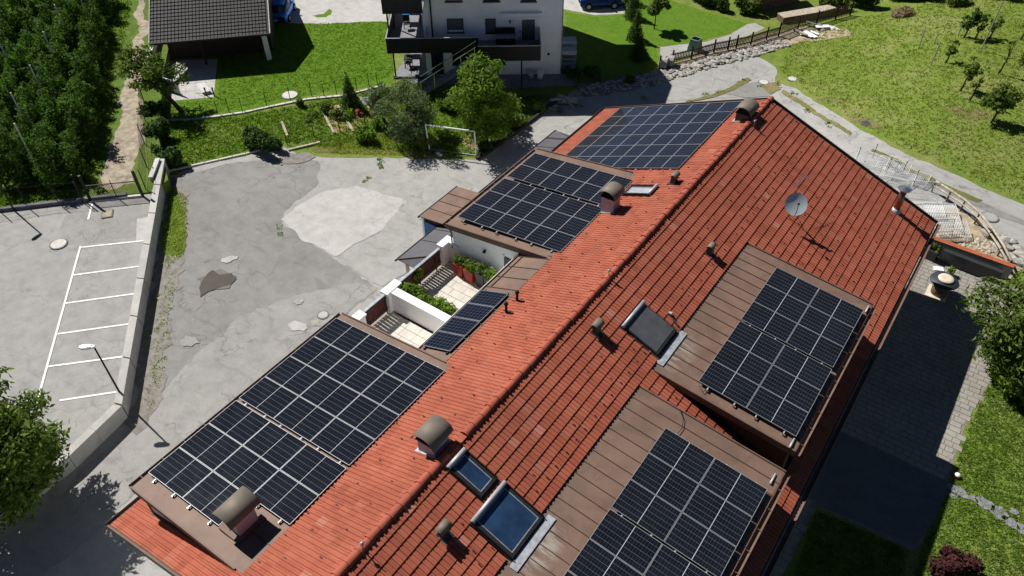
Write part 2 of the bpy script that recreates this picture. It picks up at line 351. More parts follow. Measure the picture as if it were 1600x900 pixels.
def limbs(hgt, rad, k, seed, r0=.12, lean=(0, 0)):
    r = random.Random(seed); m = MB(); top = Vector((lean[0], lean[1], hgt*.62)); fork = Vector((lean[0]*.45, lean[1]*.45, hgt*.30))
    m.tube([(0, 0, -.05), fork*.5+Vector((.03, 0, 0)), fork, top], [r0, r0*.85, r0*.7, r0*.25], 8)
    for i in range(k):
        a = i*2*PI/k+r.uniform(-.4, .4); st = fork.lerp(top, r.uniform(0, .8)); e = Vector((math.cos(a)*rad*.7, math.sin(a)*rad*.7, hgt*r.uniform(.45, .85)))
        mid = st.lerp(e, .5)+Vector((0, 0, .12*hgt*r.uniform(-.3, .6))); m.tube([st, mid, e], [r0*.5, r0*.33, r0*.10], 6)
    return m
def tree(name, loc, hgt, rad, n, size, mat, label, cat='tree', group=None, k=14, seed=1, r0=.12, lean=(0, 0), lo=.35, squash=.8, blobs=None, kl=6, asp=.55, sc=None):
    e = empty(name, loc, label, cat, group); m = limbs(hgt, rad, kl, seed, r0, lean)
    t = m.build('trunk', 'bark', None, True); t.parent = e
    V, F_ = leaves(blobs or [(b[0]+lean[0]*b[2]/hgt, b[1]+lean[1]*b[2]/hgt, *b[2:]) for b in blobtree(hgt, rad, k, seed, squash=squash, lo=lo)], n, size, asp=asp)
    c = link('crown', mesh_np('crown', V, F_, mat), e); return e
def bush(name, loc, rx, ry, hz, n, size, mat, label, cat='shrub', group=None, seed=3, k=7, rz=0.0):
    r = random.Random(seed); e = empty(name, loc, label, cat, group); e.rotation_euler = (0, 0, rz)
    bl = [(r.uniform(-.55, .55)*rx, r.uniform(-.55, .55)*ry, hz*r.uniform(.3, .66), rx*r.uniform(.35, .5), ry*r.uniform(.35, .5), hz*r.uniform(.28, .42)) for i in range(k)]
    V, F_ = leaves(bl, n, size); link('foliage', mesh_np('foliage', V, F_, mat), e)
    m = MB()
    for i in range(5): a = r.uniform(0, 6.28); m.tube([(0, 0, -.03), (math.cos(a)*rx*.3, math.sin(a)*ry*.3, hz*.45), (math.cos(a)*rx*.5, math.sin(a)*ry*.5, hz*.75)], [.03, .02, .008], 5)
    o = m.build('stem', 'bark', None); o.parent = e; return e

# ------------------------------------------------------------------ ground and the sheets that lie on it
gm = MB(); xs = [-1500, -120, -40]+list(range(-7, 9))+[30, 120, 1500]; ys = [-1500, -60, -20, 0, 20, 40, 60, 90, 140, 1500]
gm.add([(x, y, h(x)) for y in ys for x in xs], [(j*len(xs)+i, j*len(xs)+i+1, (j+1)*len(xs)+i+1, (j+1)*len(xs)+i) for j in range(len(ys)-1) for i in range(len(xs)-1)])
ground = gm.build('ground', 'meadow'); tag(ground, kind='structure')
def sheet(name, pts, m, level, jit=0.0, z=None, parent=None, kind='structure', step=.5):
    """a thin layer draped on the ground; pts are plan positions, jit roughens the edge"""
    P = [Vector((p[0], p[1])) for p in pts]
    if jit:
        Q = []
        for i, a in enumerate(P):
            b = P[(i+1) % len(P)]; k = max(1, int((b-a).length/step))
            for j in range(k):
                q = a.lerp(b, j/k); n = 1.5*noise.noise_vector(Vector((q.x*.45, q.y*.45, level*3.3)))+.9*noise.noise_vector(Vector((q.x*1.5, q.y*1.5, level*3.3)))+.5*noise.noise_vector(Vector((q.x*4.1, q.y*4.1, level)))
                Q.append(q+Vector((n.x, n.y))*jit*1.6)
        P = Q
    tri = geometry.tessellate_polygon([[Vector((p.x, p.y, 0)) for p in P]])
    bm = bmesh.new(); vs = [bm.verts.new((p.x, p.y, 0)) for p in P]
    for t in tri:
        try: fc = bm.faces.new([vs[i] for i in t])
        except ValueError: pass
    if z is None:
        for x in range(-7, 9):
            bmesh.ops.bisect_plane(bm, geom=bm.verts[:]+bm.edges[:]+bm.faces[:], plane_co=(x, 0, 0), plane_no=(1, 0, 0))
    for v in bm.verts: v.co.z = (h(v.co.x) if z is None else z)+.006*level
    bmesh.ops.recalc_face_normals(bm, faces=bm.faces[:])
    for fc in bm.faces:
        if fc.normal.z < 0: fc.normal_flip()
    me = bpy.data.meshes.new(name); bm.to_mesh(me); bm.free(); me.materials.append(MT[m])
    o = bpy.data.objects.new(name, me); COL.objects.link(o)
    if parent is not None: o.parent = parent
    elif kind: o['kind'] = kind
    return o
def GP(L, dz=0.0): return [G(*p, dz) for p in L]
def blob(px, py, rx, ry, n=14, seed=0, rot=0.0, z=None):
    r = random.Random(seed); c = G(px, py) if z is None else Z(px, py, z); out = []
    for i in range(n):
        a = 2*PI*i/n; k = r.uniform(.72, 1.15); x, y = rx*k*math.cos(a), ry*k*math.sin(a); out.append((c.x+x*math.cos(rot)-y*math.sin(rot), c.y+x*math.sin(rot)+y*math.cos(rot)))
    return out
road = sheet('road', GP([(140, 300), (262, 276), (300, 262), (385, 243), (440, 225), (470, 238), (520, 247), (600, 244), (690, 246), (745, 250), (765, 236), (830, 188), (868, 156), (900, 151), (960, 141), (1030, 128), (1100, 105), (1185, 88), (1213, 106), (1208, 128), (1240, 137), (1290, 166), (1340, 198), (1400, 233), (1480, 270), (1540, 294), (1600, 318)])+[Vector((17, 42, 0)), Vector((24, 38, 0)), Vector((26, 33, 0)), Vector((17.5, 37.5, 0))]+GP([(1600, 404), (1575, 434), (1443, 388)])+[Vector((7, 33, 0)), Vector((-2, 30, 0)), Vector((-4, 2, 0)), Vector((-8, -12, 0)), Vector((-40, -12, 0)), Vector((-30, 10, 0))], 'conc_yard', 1, .12)
sheet('old_asphalt', GP([(268, 276), (330, 263), (395, 252), (465, 246), (496, 250), (497, 290), (446, 328), (440, 352), (510, 402), (560, 432), (590, 450), (500, 520), (300, 690), (262, 700), (215, 640), (240, 460), (262, 330)]), 'asp_dark', 2, .12, step=.2)
sheet('worn_asphalt', GP([(440, 470), (560, 440), (590, 452), (500, 520), (300, 690), (150, 830), (60, 900), (0, 1000)])+[Vector((-14, -6, 0)), Vector((-16, -8, 0))]+GP([(60, 800), (215, 665), (300, 560), (370, 500)]), 'asp_mid', 3, .14, step=.2)
sheet('concrete_patch', GP([(437, 345), (470, 318), (512, 297), (560, 291), (634, 313), (626, 345), (580, 370), (528, 402), (480, 375)]), 'conc_white', 4, .10, step=.2)

sheet('concrete_patch', GP([(628, 318), (740, 295), (700, 330), (655, 345), (690, 395), (600, 450), (530, 406), (585, 372)]), 'conc_yard', 5, .10, step=.2)
sheet('road_patch', GP([(905, 180), (1000, 160), (1100, 138), (1190, 128), (1206, 140), (1160, 150), (1000, 160), (940, 172), (880, 200)]), 'conc_yard', 3, .1)
sheet('road_surface', GP([(915, 153), (1030, 131), (1100, 108), (1180, 92), (1206, 108), (1190, 122), (1110, 140), (1000, 160), (905, 180), (880, 165)]), 'asp_road', 2, .08)
sheet('road_surface', GP([(1135, 148), (1165, 131), (1188, 128), (1205, 136), (1200, 150), (1160, 153)]), 'asp_dark', 6, .08)
sheet('road_surface', GP([(1213, 132), (1290, 168), (1340, 200), (1400, 235), (1480, 272), (1540, 296), (1600, 320)])+[Vector((16.5, 41.5, 0))]+GP([(1600, 362), (1500, 318), (1440, 290), (1380, 258), (1310, 215), (1250, 175), (1222, 160)]), 'asp_road', 2, .06)
sheet('kerb_strip', GP([(1356, 238), (1400, 254), (1480, 290), (1560, 328), (1600, 345), (1600, 352), (1555, 337), (1475, 300), (1395, 263)]), 'asp_dark', 4, .03)
for i, L in enumerate([[(1225, 140), (1262, 165), (1300, 190), (1330, 208), (1328, 212), (1296, 194), (1256, 168), (1222, 146)], [(1360, 234), (1420, 262), (1470, 285), (1530, 312), (1527, 316), (1466, 290), (1416, 267), (1358, 238)],
                       [(1068, 159), (1110, 148), (1140, 137), (1170, 122), (1176, 125), (1150, 140), (1116, 152), (1072, 161)], [(1186, 134), (1212, 128), (1222, 140), (1205, 148)]]):
    sheet('grass_strip', GP(L), 'verge', 7, .08, step=.25)
sheet('verge', GP([(268, 278), (292, 300), (285, 370), (272, 480), (262, 560), (245, 650), (222, 668), (205, 655), (228, 520), (250, 380)]), 'mud', 5, .30, step=.25)
sheet('verge', GP([(268, 290), (280, 310), (290, 350), (288, 395), (258, 400), (250, 380)]), 'grass', 6, .12, step=.3)
sheet('verge', GP([(500, 225), (560, 205), (640, 212), (690, 225), (700, 246), (660, 247), (610, 244), (560, 242), (515, 240), (490, 235)]), 'verge', 3, .16, step=.3)
sheet('damp_stain', blob(340, 437, 1.1, .8, seed=3, rot=.5), 'asp_wet', 7, .10, step=.15)
sheet('puddle', GP([(318, 437), (326, 427), (333, 423), (345, 430), (362, 428), (370, 436), (362, 444), (345, 449), (328, 456), (316, 464), (314, 450)]), 'puddle', 8, .05, step=.2)
sheet('damp_stain', GP([(430, 250), (455, 240), (480, 240), (492, 248), (470, 256), (445, 256)]), 'mud', 7, .1, step=.2)
for i, (px, py, rx, ry) in enumerate([(357, 407, .45, .25), (473, 474, .28, .22), (462, 517, .5, .4), (494, 502, .3, .25)]):
    sheet('pale_patch', blob(px, py, rx, ry, seed=i, rot=.7), 'conc_white' if i in (0, 2) else 'conc_yard', 8, .16, step=.1)
sheet('damp_stain', blob(295, 535, .5, .4, seed=8), 'asp_mid', 8, .08, step=.15)

# parking deck, kept level behind its wall
pa = lambda *L: [Z(*p, .72) for p in L]
pk = MB(); out = [(-33.0, 20.45), (-18.45, 7.42), (-17.95, 4.3), (-18.9, .5), (-22, -6), (-70, -6), (-70, 0), (-36.97-12, 11.9-6.35*1.94), (-36.97, 11.9)]
PKP = [(-32.9, 20.3), (-18.5, 7.35), (-18.0, 4.3), (-17.9, -4), (-30, -20), (-60, -20), (-60, -9), (-46.5, 1.9), (-36.97, 11.9), (-30.97, 18.26), (-31.5, 19.2)]
def fansheet(name, P, m, z, level=0): return sheet(name, P, m, level, 0, z)
deck = fansheet('parking_deck', PKP, 'conc_park', .72)
tag(deck, kind='structure')
sheet('parking_patch', pa((112, 330), (236, 306), (232, 365), (90, 388), (100, 348)), 'asp_mid', 1, .10, .72)
sheet('parking_patch', pa((214, 342), (236, 338), (229, 375), (212, 380)), 'conc_white', 2, .02, .72)
sheet('parking_patch', pa((0, 330), (140, 315), (240, 302), (238, 312), (60, 338), (0, 348)), 'asp_mid', 2, .05, .72)
def mark(a, b, w, z=.72, lv=3):
    A, B = Z(*a, z), Z(*b, z); d = (B-A).normalized(); n = Vector((-d.y, d.x, 0))*w/2
    o = sheet('parking_line', [A-n, B-n, B+n, A+n], 'paintline', lv, 0, z, kind=None, parent=deck); return o
for a, b in [((124, 387), (228, 376)), ((115, 430), (220, 416)), ((103, 474), (212, 459)), ((90, 522), (205, 506)), ((75, 573), (195, 557)), ((93, 626), (186, 612)), ((126, 385), (55, 640)), ((144, 319), (138, 343))]:
    mark(a, b, .11, lv=3 if a != (126, 385) else 4)
# L-shaped retaining wall, one thing; its two legs are parts
wall = empty('retaining_wall', (-18.3, 7.3, 0), 'grey concrete retaining wall that angles round the raised car park', 'wall')
def leg(a, b, c, d, z1, z2, k):
    m = MB(); 
    for i in range(k):
        t0, t1 = i/k, (i+1)/k-.004; L = lambda p, q, t: (p[0]+(q[0]-p[0])*t, p[1]+(q[1]-p[1])*t)
        A, B, Cc, Dd = L(a, b, t0), L(a, b, t1), L(d, c, t1), L(d, c, t0); za, zb = z1+(z2-z1)*t0, z1+(z2-z1)*t1
        mm = MB().hexa([(*A, -.1), (*B, -.1), (*Cc, -.1), (*Dd, -.1), (*A, za), (*B, zb), (*Cc, zb), (*Dd, za)]); mm.build('wall_section', 'conc_wall', wall)
leg((-33.07, 20.74), (-18.16, 7.32), (-18.55, 7.18), (-33.42, 20.5), 1.05, .88, 7)
leg((-18.15, 7.30), (-17.62, 4.35), (-17.98, 4.28), (-18.54, 7.17), .88, .88, 2)
leg((-17.62, 4.34), (-17.4, -4), (-17.76, -4), (-17.98, 4.27), .88, .88, 4)
# orchard terrace and dirt track, about level with the car park
TZ = .82
oc = [(-36.97, 11.93), (-31.0, 18.28), (-31.3, 19.6), (-36.0, 22.3), (-43.5, 28.3), (-60, 43), (-150, 110), (-200, 60), (-80, -20), (-60, -9.2), (-46.5, 1.85)]
m = MB().prism(oc, -.2, TZ); og = m.build('orchard_ground', 'grass'); tag(og, kind='structure')
sheet('dirt_track', [Z(*p, TZ) for p in [(160, 292), (172, 235), (185, 190), (180, 160), (195, 120), (212, 60), (214, 0), (226, 0), (228, 60), (222, 130), (224, 180), (214, 240), (212, 285)]], 'dirt', 1, .22, TZ, step=.4)
tp = Z(214, 0, TZ); sheet('dirt_track', [tp+Vector((-.3, 0, 0)), Z(226, 0, TZ), (-90, 72), (-93, 72)], 'dirt', 2, .2, TZ)
kb = empty('kerb', (-36.9, 11.9, .7), 'low dark concrete kerb between the car park and the orchard', 'kerb')
A, B = Vector((-60, -9.1, 0)), Vector((-46.5, 1.95, 0))
for a, b in (((-60, -9.1), (-46.5, 1.9)), ((-46.5, 1.9), (-36.97, 11.9)), ((-36.97, 11.9), (-32.0, 17.2))):
    a, b = Vector((*a, .83)), Vector((*b, .83)); k = max(1, int((b-a).length/2.5))
    for i in range(k): MB().bar(a.lerp(b, i/k), a.lerp(b, (i+.985)/k), .22, .24).build('kerb_stone', 'stonedark', kb)

# ------------------------------------------------------------------ lawns, beds and paths behind the yard
sheet('lawn', GP([(232, 150), (330, 150), (340, 60), (420, 35), (470, 33), (560, 36), (605, 33), (616, 60), (616, 120), (612, 130), (560, 138), (480, 150), (430, 163), (380, 175), (300, 185), (235, 180)]), 'lawn', 1, .05)
sheet('garden_lawn', GP([(240, 185), (300, 190), (380, 180), (470, 162), (560, 145), (640, 135), (720, 150), (800, 150), (860, 148), (868, 156), (830, 186), (765, 233), (745, 247), (690, 240), (600, 235), (520, 235), (440, 225), (300, 258), (262, 266), (240, 262)]), 'grass', 1, .10)
sheet('planting_bed', GP([(497, 168), (545, 160), (590, 175), (560, 200), (520, 208), (505, 190)]), 'straw', 3, .12, step=.3)
sheet('planting_bed', GP([(735, 235), (715, 215), (740, 205), (765, 215), (762, 230)]), 'straw', 3, .1, step=.3)
sheet('planting_bed', GP([(820, 165), (850, 155), (862, 158), (845, 172)]), 'straw', 3, .1, step=.3)
sheet('gravel_lane', GP([(412, -10), (418, 22), (424, 34), (500, 37), (606, 34), (604, -10)])+[Vector((-34.5, 70, 0)), Vector((-60, 52, 0))], 'conc_white', 2, .1)
sheet('grass_tuft_patch', GP([(490, 25), (505, 22), (515, 15), (520, 18), (510, 27), (495, 28)]), 'lawn', 3, .1, step=.2)
sheet('driveway', GP([(878, -10), (880, 14), (930, 24), (978, 22), (972, 0), (970, -12)]), 'conc_white', 2, .05)
sheet('side_lawn', GP([(884, 18), (930, 26), (1000, 20), (1030, 90), (1028, 118), (960, 132), (900, 142), (884, 118)]), 'lawn', 1, .05)
sheet('side_lawn', GP([(975, -12), (985, 20), (1012, 72), (1040, 72), (1080, 70), (1100, 62), (1140, 52), (1166, 36), (1100, 18), (1050, 0), (1040, -12)]), 'lawn', 2, .05)
sheet('garden_path', GP([(1030, 84), (1032, 74), (1100, 66), (1142, 54), (1168, 38), (1180, 36), (1196, 44), (1130, 74), (1040, 94)]), 'conc_yard', 3, .05)
sheet('house_apron', GP([(615, 118), (660, 60), (668, 118), (880, 114), (900, 122), (898, 134), (800, 138), (700, 132), (640, 130)]), 'slab', 2, .02)
sheet('patio_slabs', GP([(340, 92), (334, 152), (246, 160), (262, 95)]), 'conc_white', 3, 0)
for i in range(1, 6):        # joints between the patio slabs
    a, b = G(340-i*15, 93), G(334-i*15, 153); d = (b-a).normalized()*.012; n = Vector((-d.y, d.x, 0)); sheet('slab_joint', [a-n, b-n, b+n, a+n], 'grout', 4)
for i in range(1, 5):
    a, b = G(339-i*1.2, 92+i*12), G(250, 96+i*12.5); d = (b-a).normalized()*.012; n = Vector((-d.y, d.x, 0)); sheet('slab_joint', [a-n, b-n, b+n, a+n], 'grout', 4)
sheet('rubble_bank', GP([(1470, 330), (1495, 325), (1530, 350), (1560, 385), (1585, 410), (1600, 420), (1575, 436), (1440, 388), (1450, 350)]), 'sand', 3, .12, step=.3)
sheet('rubble_bank', GP([(860, 170), (900, 150), (1000, 132), (1100, 106), (1190, 86), (1250, 66), (1330, 55), (1325, 45), (1250, 40), (1190, 55), (1100, 82), (1000, 118), (900, 138)]), 'sand', 3, .12, step=.3)
sheet('dry_patch', blob(1310, 155, 1.0, .6, seed=4), 'verge', 1, .2, step=.3)
sheet('dry_patch', blob(1350, 190, 1.6, .4, seed=5, rot=-.6), 'verge', 1, .2, step=.3)
sheet('dry_patch', blob(1510, 175, 1.4, .8, seed=6), 'verge', 1, .2, step=.3)

# ------------------------------------------------------------------ the long house
house = empty('long_house', (0, 18, 0), 'long red tiled house with flat dormers and solar panels, filling the middle', 'house')
def zs(x): return RH-abs(x)*TS
AN = math.atan(TS); CA, SA = math.cos(AN), math.sin(AN)
def S(x, y, n=0.0, s=1): return Vector((s*(x+n*SA), y, RH-x*TS+n*CA))      # x = plan distance from the ridge
bd = MB()
WX, WY0, WY1 = 8.1, 3.3, 33.3
def wallbox(x0, y0, x1, y1, z0=-.2, z1=None):
    bd.prism([(x0, y0), (x1, y0), (x1, y1), (x0, y1)], z0, (lambda p: zs(p[0])-.22) if z1 is None else z1)
for a in (-WX, 0): pass
bd.prism([(-WX, WY0), (-4.7, WY0), (-4.7, 12.9), (-WX, 12.9)], -.2, lambda p: zs(p[0])-.22)
bd.prism([(-WX, 19.47), (-4.7, 19.47), (-4.7, WY1), (-WX, WY1)], -.2, lambda p: zs(p[0])-.22)
bd.prism([(-WX, 12.903), (-4.7, 12.903), (-4.7, 19.467), (-WX, 19.467)], -.2, 5.9)
bd.prism([(-4.697, WY0), (0, WY0), (0, WY1), (-4.697, WY1)], -.2, lambda p: zs(p[0])-.22)
bd.prism([(.003, WY0), (WX, WY0), (WX, WY1), (.003, WY1)], -.2, lambda p: zs(p[0])-.22)
bd.build('wall', 'plaster', house)
def slab_on(s, x0, x1, y0, y1, n0, n1, name, m, par):
    P = [S(a, b, n, s) for n in (n0, n1) for a, b in ((x0, y0), (x1, y0), (x1, y1), (x0, y1))]
    return MB().hexa(P).build(name, m, par)
roofL = slab_on(-1, 0, 4.4, Y0, Y1, -.2, 0, 'roof', 'seam', house)
roofR = slab_on(1, 0, HW, Y0, Y1, -.25, -.06, 'roof', 'seam', house)
slab_on(-1, 4.4, HW, Y0, 12.8, -.2, 0, 'roof_deck', 'seam', roofL); slab_on(-1, 4.4, HW, 19.49, Y1, -.2, 0, 'roof_deck', 'seam', roofL)
def vis_px(P):
    d = P-CAM; z = d.dot(Fw); return (800+f*d.dot(Rt)/z, 450+f*d.dot(Dn)/z) if z > 0 else (-9e3, 0)
EX, TW = .348, .30; prof = [(0, -.008), (.008, .016), (.030, .030), (.058, .030), (.082, .016), (.090, -.008), (.098, 0.0), (.15, 0.0)]
prof = prof[:-1]+[(a+.15, b) for a, b in prof[:-1]]+[(.294, .0), (.298, -.010)]
def tile_geo():
    V = []
    for dd, nn, k in ((-.035, .004, 1), (EX, .040, .8), (EX, .006, .7)): V += [(dd, y, nn+p*k) for y, p in prof]
    n = len(prof); F_ = [(r*n+i, (r+1)*n+i, (r+1)*n+i+1, r*n+i+1) for r in (0, 1) for i in range(n-1)]
    return np.array(V), np.array(F_)
TV, TF = tile_geo(); NC = int(HW/CA/EX)
def covered(s, x, y):
    if s > 0:
        if 2.80 < x < 8.05 and (16.6 < y+.15 < 24.6 or 6.6 < y+.15 < 15.65): return True
        if 1.62 < x < 3.0 and 8.3 < y+.15 < 9.75: return True
        return (1.5 < x < 2.7 and 17.3 < y < 18.2)
    if 2.66 < x < 7.85 and 3.67 < y+.15 < 12.68: return True
    if 2.90 < x < 8.25 and 19.45 < y+.15 < 26.26: return True
    if x > 2.92 and 12.68 < y+.15 < 19.45: return True
    return False
pos = []
for s in (-1, 1):
    for i in range(NC+1):
        for j in range(int((Y1-Y0)/TW)):
            d0 = i*EX; y = Y0+.03+j*TW; xm = (d0+EX*.5)*CA
            if d0+EX > HW/CA+.06 or covered(s, xm, y): continue
            pos.append((s, d0, y, (S(xm, y, 0, s)-CAM).length, vis_px(S(xm, y, 0, s))))
pos.sort(key=lambda p: p[3] if (0 < p[4][0] < 1600 and 0 < p[4][1] < 900) else 999)
tile_me = mesh_np('roof_tile', TV, TF, 'tile')
def tmat(s, d0, y):
    j = random.uniform(-.004, .004); base = S(d0*CA, y+j, 0, s)
    if s > 0: X, Yv, N = Vector((CA, 0, -SA)), Vector((0, 1, 0)), Vector((SA, 0, CA))
    else: X, Yv, N = Vector((-CA, 0, -SA)), Vector((0, -1, 0)), Vector((-SA, 0, CA)); base = base+Vector((0, TW, 0))
    t = random.gauss(0, .006); X = (X+N*t).normalized(); N = X.cross(Yv)
    return Matrix((X, Yv, N)).transposed().to_4x4(), base
rest = {-1: [], 1: []}
for k, (s, d0, y, _, _) in enumerate(pos):
    M4, b = tmat(s, d0, y)
    if k < 300:
        par = roofR if s > 0 else roofL
        o = bpy.data.objects.new('roof_tile', tile_me); COL.objects.link(o); o.parent = par; o.matrix_local = Matrix.Translation(b-Vector((0, 18, 0))) @ M4
    else: rest[s].append((np.array(M4.to_3x3()), np.array(b)))
for s, par in ((-1, roofL), (1, roofR)):
    Rm = np.array([a for a, _ in rest[s]]); Bm = np.array([b for _, b in rest[s]])
    V = np.einsum('nij,kj->nki', Rm, TV)+Bm[:, None]; K = len(TV)
    Fq = (TF[None]+np.arange(len(rest[s]))[:, None, None]*K).reshape(-1, 4); V = V.reshape(-1, 3)-np.array([0, 18, 0])
    o = link('roof_tiles', mesh_np('roof_tiles', V, Fq, 'tile'), par); tag(o, kind='stuff')
def ridge_me():
    m = MB(); n = 8; vs = []
    for yy, r in ((0, .158), (.06, .155), (.062, .132), (.43, .124)): vs += [(math.cos(PI*k/n)*r, yy, math.sin(PI*k/n)*r*.9) for k in range(n+1)]
    vs += [(math.cos(PI*k/n)*.11, 0, math.sin(PI*k/n)*.1) for k in range(n+1)]
    m.add(vs, [(r_*(n+1)+k, r_*(n+1)+k+1, (r_+1)*(n+1)+k+1, (r_+1)*(n+1)+k) for r_ in range(3) for k in range(n)]+[(k+1, k, 4*n+4+k, 4*n+5+k) for k in range(n)])
    me = bpy.data.meshes.new('ridge_tile'); me.from_pydata(m.v, [], m.f); me.materials.append(MT['ridge']); return me
rm = ridge_me()
for k in range(int((Y1-Y0)/.41)+1):
    y = Y0+k*.41
    if 9.0 < y < 9.9 or y+.4 > Y1+.3: continue
    o = bpy.data.objects.new('ridge_tile', rm); COL.objects.link(o); o.parent = roofR; o.location = (random.uniform(-.013, .013), y-18+random.uniform(-.008, .008), RH+.015+random.uniform(-.007, .007)); o.rotation_euler = (random.uniform(-.012, .012), random.uniform(-.04, .04), random.uniform(-.022, .022))
m = MB()          # mortar bed under the ridge
m.prism([(-.1, Y0), (.1, Y0), (.1, Y1), (-.1, Y1)], RH-.06, RH+.05); m.build('ridge_bed', 'tile', roofR)
for s, par in ((-1, roofL), (1, roofR)):          # verge metal and eaves gutter
    for yy in (Y0-.07, Y1+.01):
        P = [S(a, b, n, s) for n in (-.24, .045) for a, b in ((0, yy), (HW, yy), (HW, yy+.06), (0, yy+.06))]
        MB().hexa(P).build('verge_trim', 'browntrim' if yy < 9 else 'seam', par)
    e = S(HW, 0, 0, s); segs = [(Y0, Y1)] if s > 0 else [(Y0, 12.85), (19.75, Y1)]
    for a, b in segs:
        g = MB(); r = .075; n = 6; x0 = s*(HW+.09); z0 = e.z-.02; vs = []
        for yy in (a-.05, b+.05): vs += [(x0+r*math.cos(PI+PI*k/n)*s, yy, z0+r*math.sin(PI+PI*k/n)) for k in range(n+1)]
        g.add(vs, [(k, k+1, n+2+k, n+1+k) for k in range(n)]); g.tube([(x0+s*r, a-.05, z0), (x0+s*r, b+.05, z0)], .012, 5)
        g.build('gutter', 'browntrim', par)
m = MB()          # snow guards and tile hooks: small dark lugs in staggered rows
r = random.Random(3)
for s in (-1, 1):
    for i, x in enumerate([.95, 1.75, 2.45] if s < 0 else [2.45, 1.35, 1.95, 4.2, 4.9, 5.6, 6.4, 7.1, 7.8, 8.4]):
        step = .95 if s < 0 else (.75 if x != 2.45 else .55)
        y = Y0+.4+(i % 2)*step/2
        while y < Y1-.2:
            yy = y+r.uniform(-.06, .06); k = int(x/CA/EX)*EX*CA+EX*CA*.55
            if not covered(s, k, yy-.15) and not (s < 0 and 26.9 < yy < 33.5) and not (s > 0 and x in (1.35, 1.95) and r.random() < .5):
                c = S(k, yy, .045, s); m.box(c, (.035, .03, .05)); m.box(S(k+.03, yy, .07, s), (.015, .04, .02))
            y += step
o = m.build('snow_guard', 'black', roofR); tag(o, kind='stuff')
for k, (px, py) in enumerate([(905, 376), (814, 482), (752, 512), (590, 626), (1022, 322), (700, 470)]):
    q = SL(px, py, -1, .06); MB().box(q, (.22, .10, .02), 0).build('pale_tile_patch', 'cream', roofL) if k > 9 else None

# dormers ---------------------------------------------------------
def dormer(s, xa, za, xb, zb, y0, y1, fsides=True, sw=.5):
    dm = empty('dormer', (0, 18, 0)); dm.parent = house; dm.location = (0, 0, 0); ORG[dm] = Vector((0, 18, 0)); k = (zb-za)/(xb-xa); zz = lambda p: za+k*(abs(p[0])-xa)
    m = MB(); i = .12; X = lambda a: s*a
    m.prism([(X(xa+.4), y0+i), (X(xb-.2), y0+i), (X(xb-.2), y1-i), (X(xa+.4), y1-i)][::s], lambda p: zs(p[0])-.18, lambda p: zz(p)-.12); m.build('dormer_wall', 'plaster' if s < 0 else 'darkwood', dm)
    n = max(1, round((y1-y0)/sw)); w = (y1-y0)/n
    for q in range(n):
        a, b = y0+q*w+.004, y0+(q+1)*w-.004
        MB().prism([(X(xa-.05), a), (X(xb), a), (X(xb), b), (X(xa-.05), b)][::s], lambda p: zz(p)-.10, lambda p: zz(p)+.0).build('roof_sheet', 'brown', dm)
        if q: MB().prism([(X(xa), y0+q*w-.008), (X(xb), y0+q*w-.008), (X(xb), y0+q*w+.008), (X(xa), y0+q*w+.008)][::s], lambda p: zz(p)-.05, lambda p: zz(p)+.028).build('seam', 'seam', dm)
    for yy in (y0-.05, y1+.0):
        MB().prism([(X(xa+.25), yy), (X(xb+.03), yy), (X(xb+.03), yy+.05), (X(xa+.25), yy+.05)][::s], lambda p: zz(p)-.22, lambda p: zz(p)+.05).build('fascia', 'browntrim', dm)
    MB().prism([(X(xb+.001), y0), (X(xb+.03), y0), (X(xb+.03), y1), (X(xb+.001), y1)][::s], lambda p: zb-.22, lambda p: zb-.01).build('fascia', 'browntrim', dm)
    g = MB(); r = .075; nn = 6; x0 = X(xb+.12); z0 = zb-.06; vs = []
    for yy in (y0-.02, y1+.02): vs += [(x0+s*r*math.cos(PI+PI*t/nn), yy, z0+r*math.sin(PI+PI*t/nn)) for t in range(nn+1)]
    g.add(vs, [(t, t+1, nn+2+t, nn+1+t) for t in range(nn)]); g.tube([(x0+s*r, y0-.02, z0), (x0+s*r, y1+.02, z0)], .010, 5); g.tube([(x0-s*.02, y0+.1, z0-.07), (X(xb-.15), y0+.1, z0-.35), (X(xb-.15), y0+.1, zs(xb)+.1)], .035, 6)
    g.build('gutter', 'browntrim', dm)
    m = MB()
    for t in range(int((y1-y0)/.8)): m.box((x0, y0+.4+t*.8, z0+.005), (.17, .02, .012))
    m.build('gutter_bracket', 'browntrim', dm); return dm
dRU = dormer(1, 2.80, 8.83, 8.08, 8.30, 16.6, 24.6)
dRL = dormer(1, 2.80, 8.83, 8.10, 8.32, 6.6, 15.65)
dLU = dormer(-1, 2.90, 8.86, 8.25, 8.14, 19.30, 26.26, sw=.95)
dLL = dormer(-1, 2.66, 8.95, 7.86, 8.40, 3.67, 12.68, sw=.95)
# brown lean roof between the left dormers, over the back of the terrace
cr = empty('link_roof', (0, 18, 0)); cr.parent = house; cr.location = (0, 0, 0); ORG[cr] = Vector((0, 18, 0))
y = 12.72
while y < 19.3:
    b = min(y+.72, 19.42); slab_on(-1, 2.93, 4.42, y+.004, b-.004, .0, .05, 'roof_sheet', 'brown', cr); slab_on(-1, 2.95, 4.40, b-.012, b+.012, .04, .08, 'seam', 'seam', cr); y += .72
slab_on(-1, 4.421, 4.47, 12.72, 19.42, -.16, .10, 'edge_trim', 'seam', cr)
slab_on(-1, 4.18, 4.22, 17.1, 19.2, .051, .085, 'edge_trim', 'seam', cr)

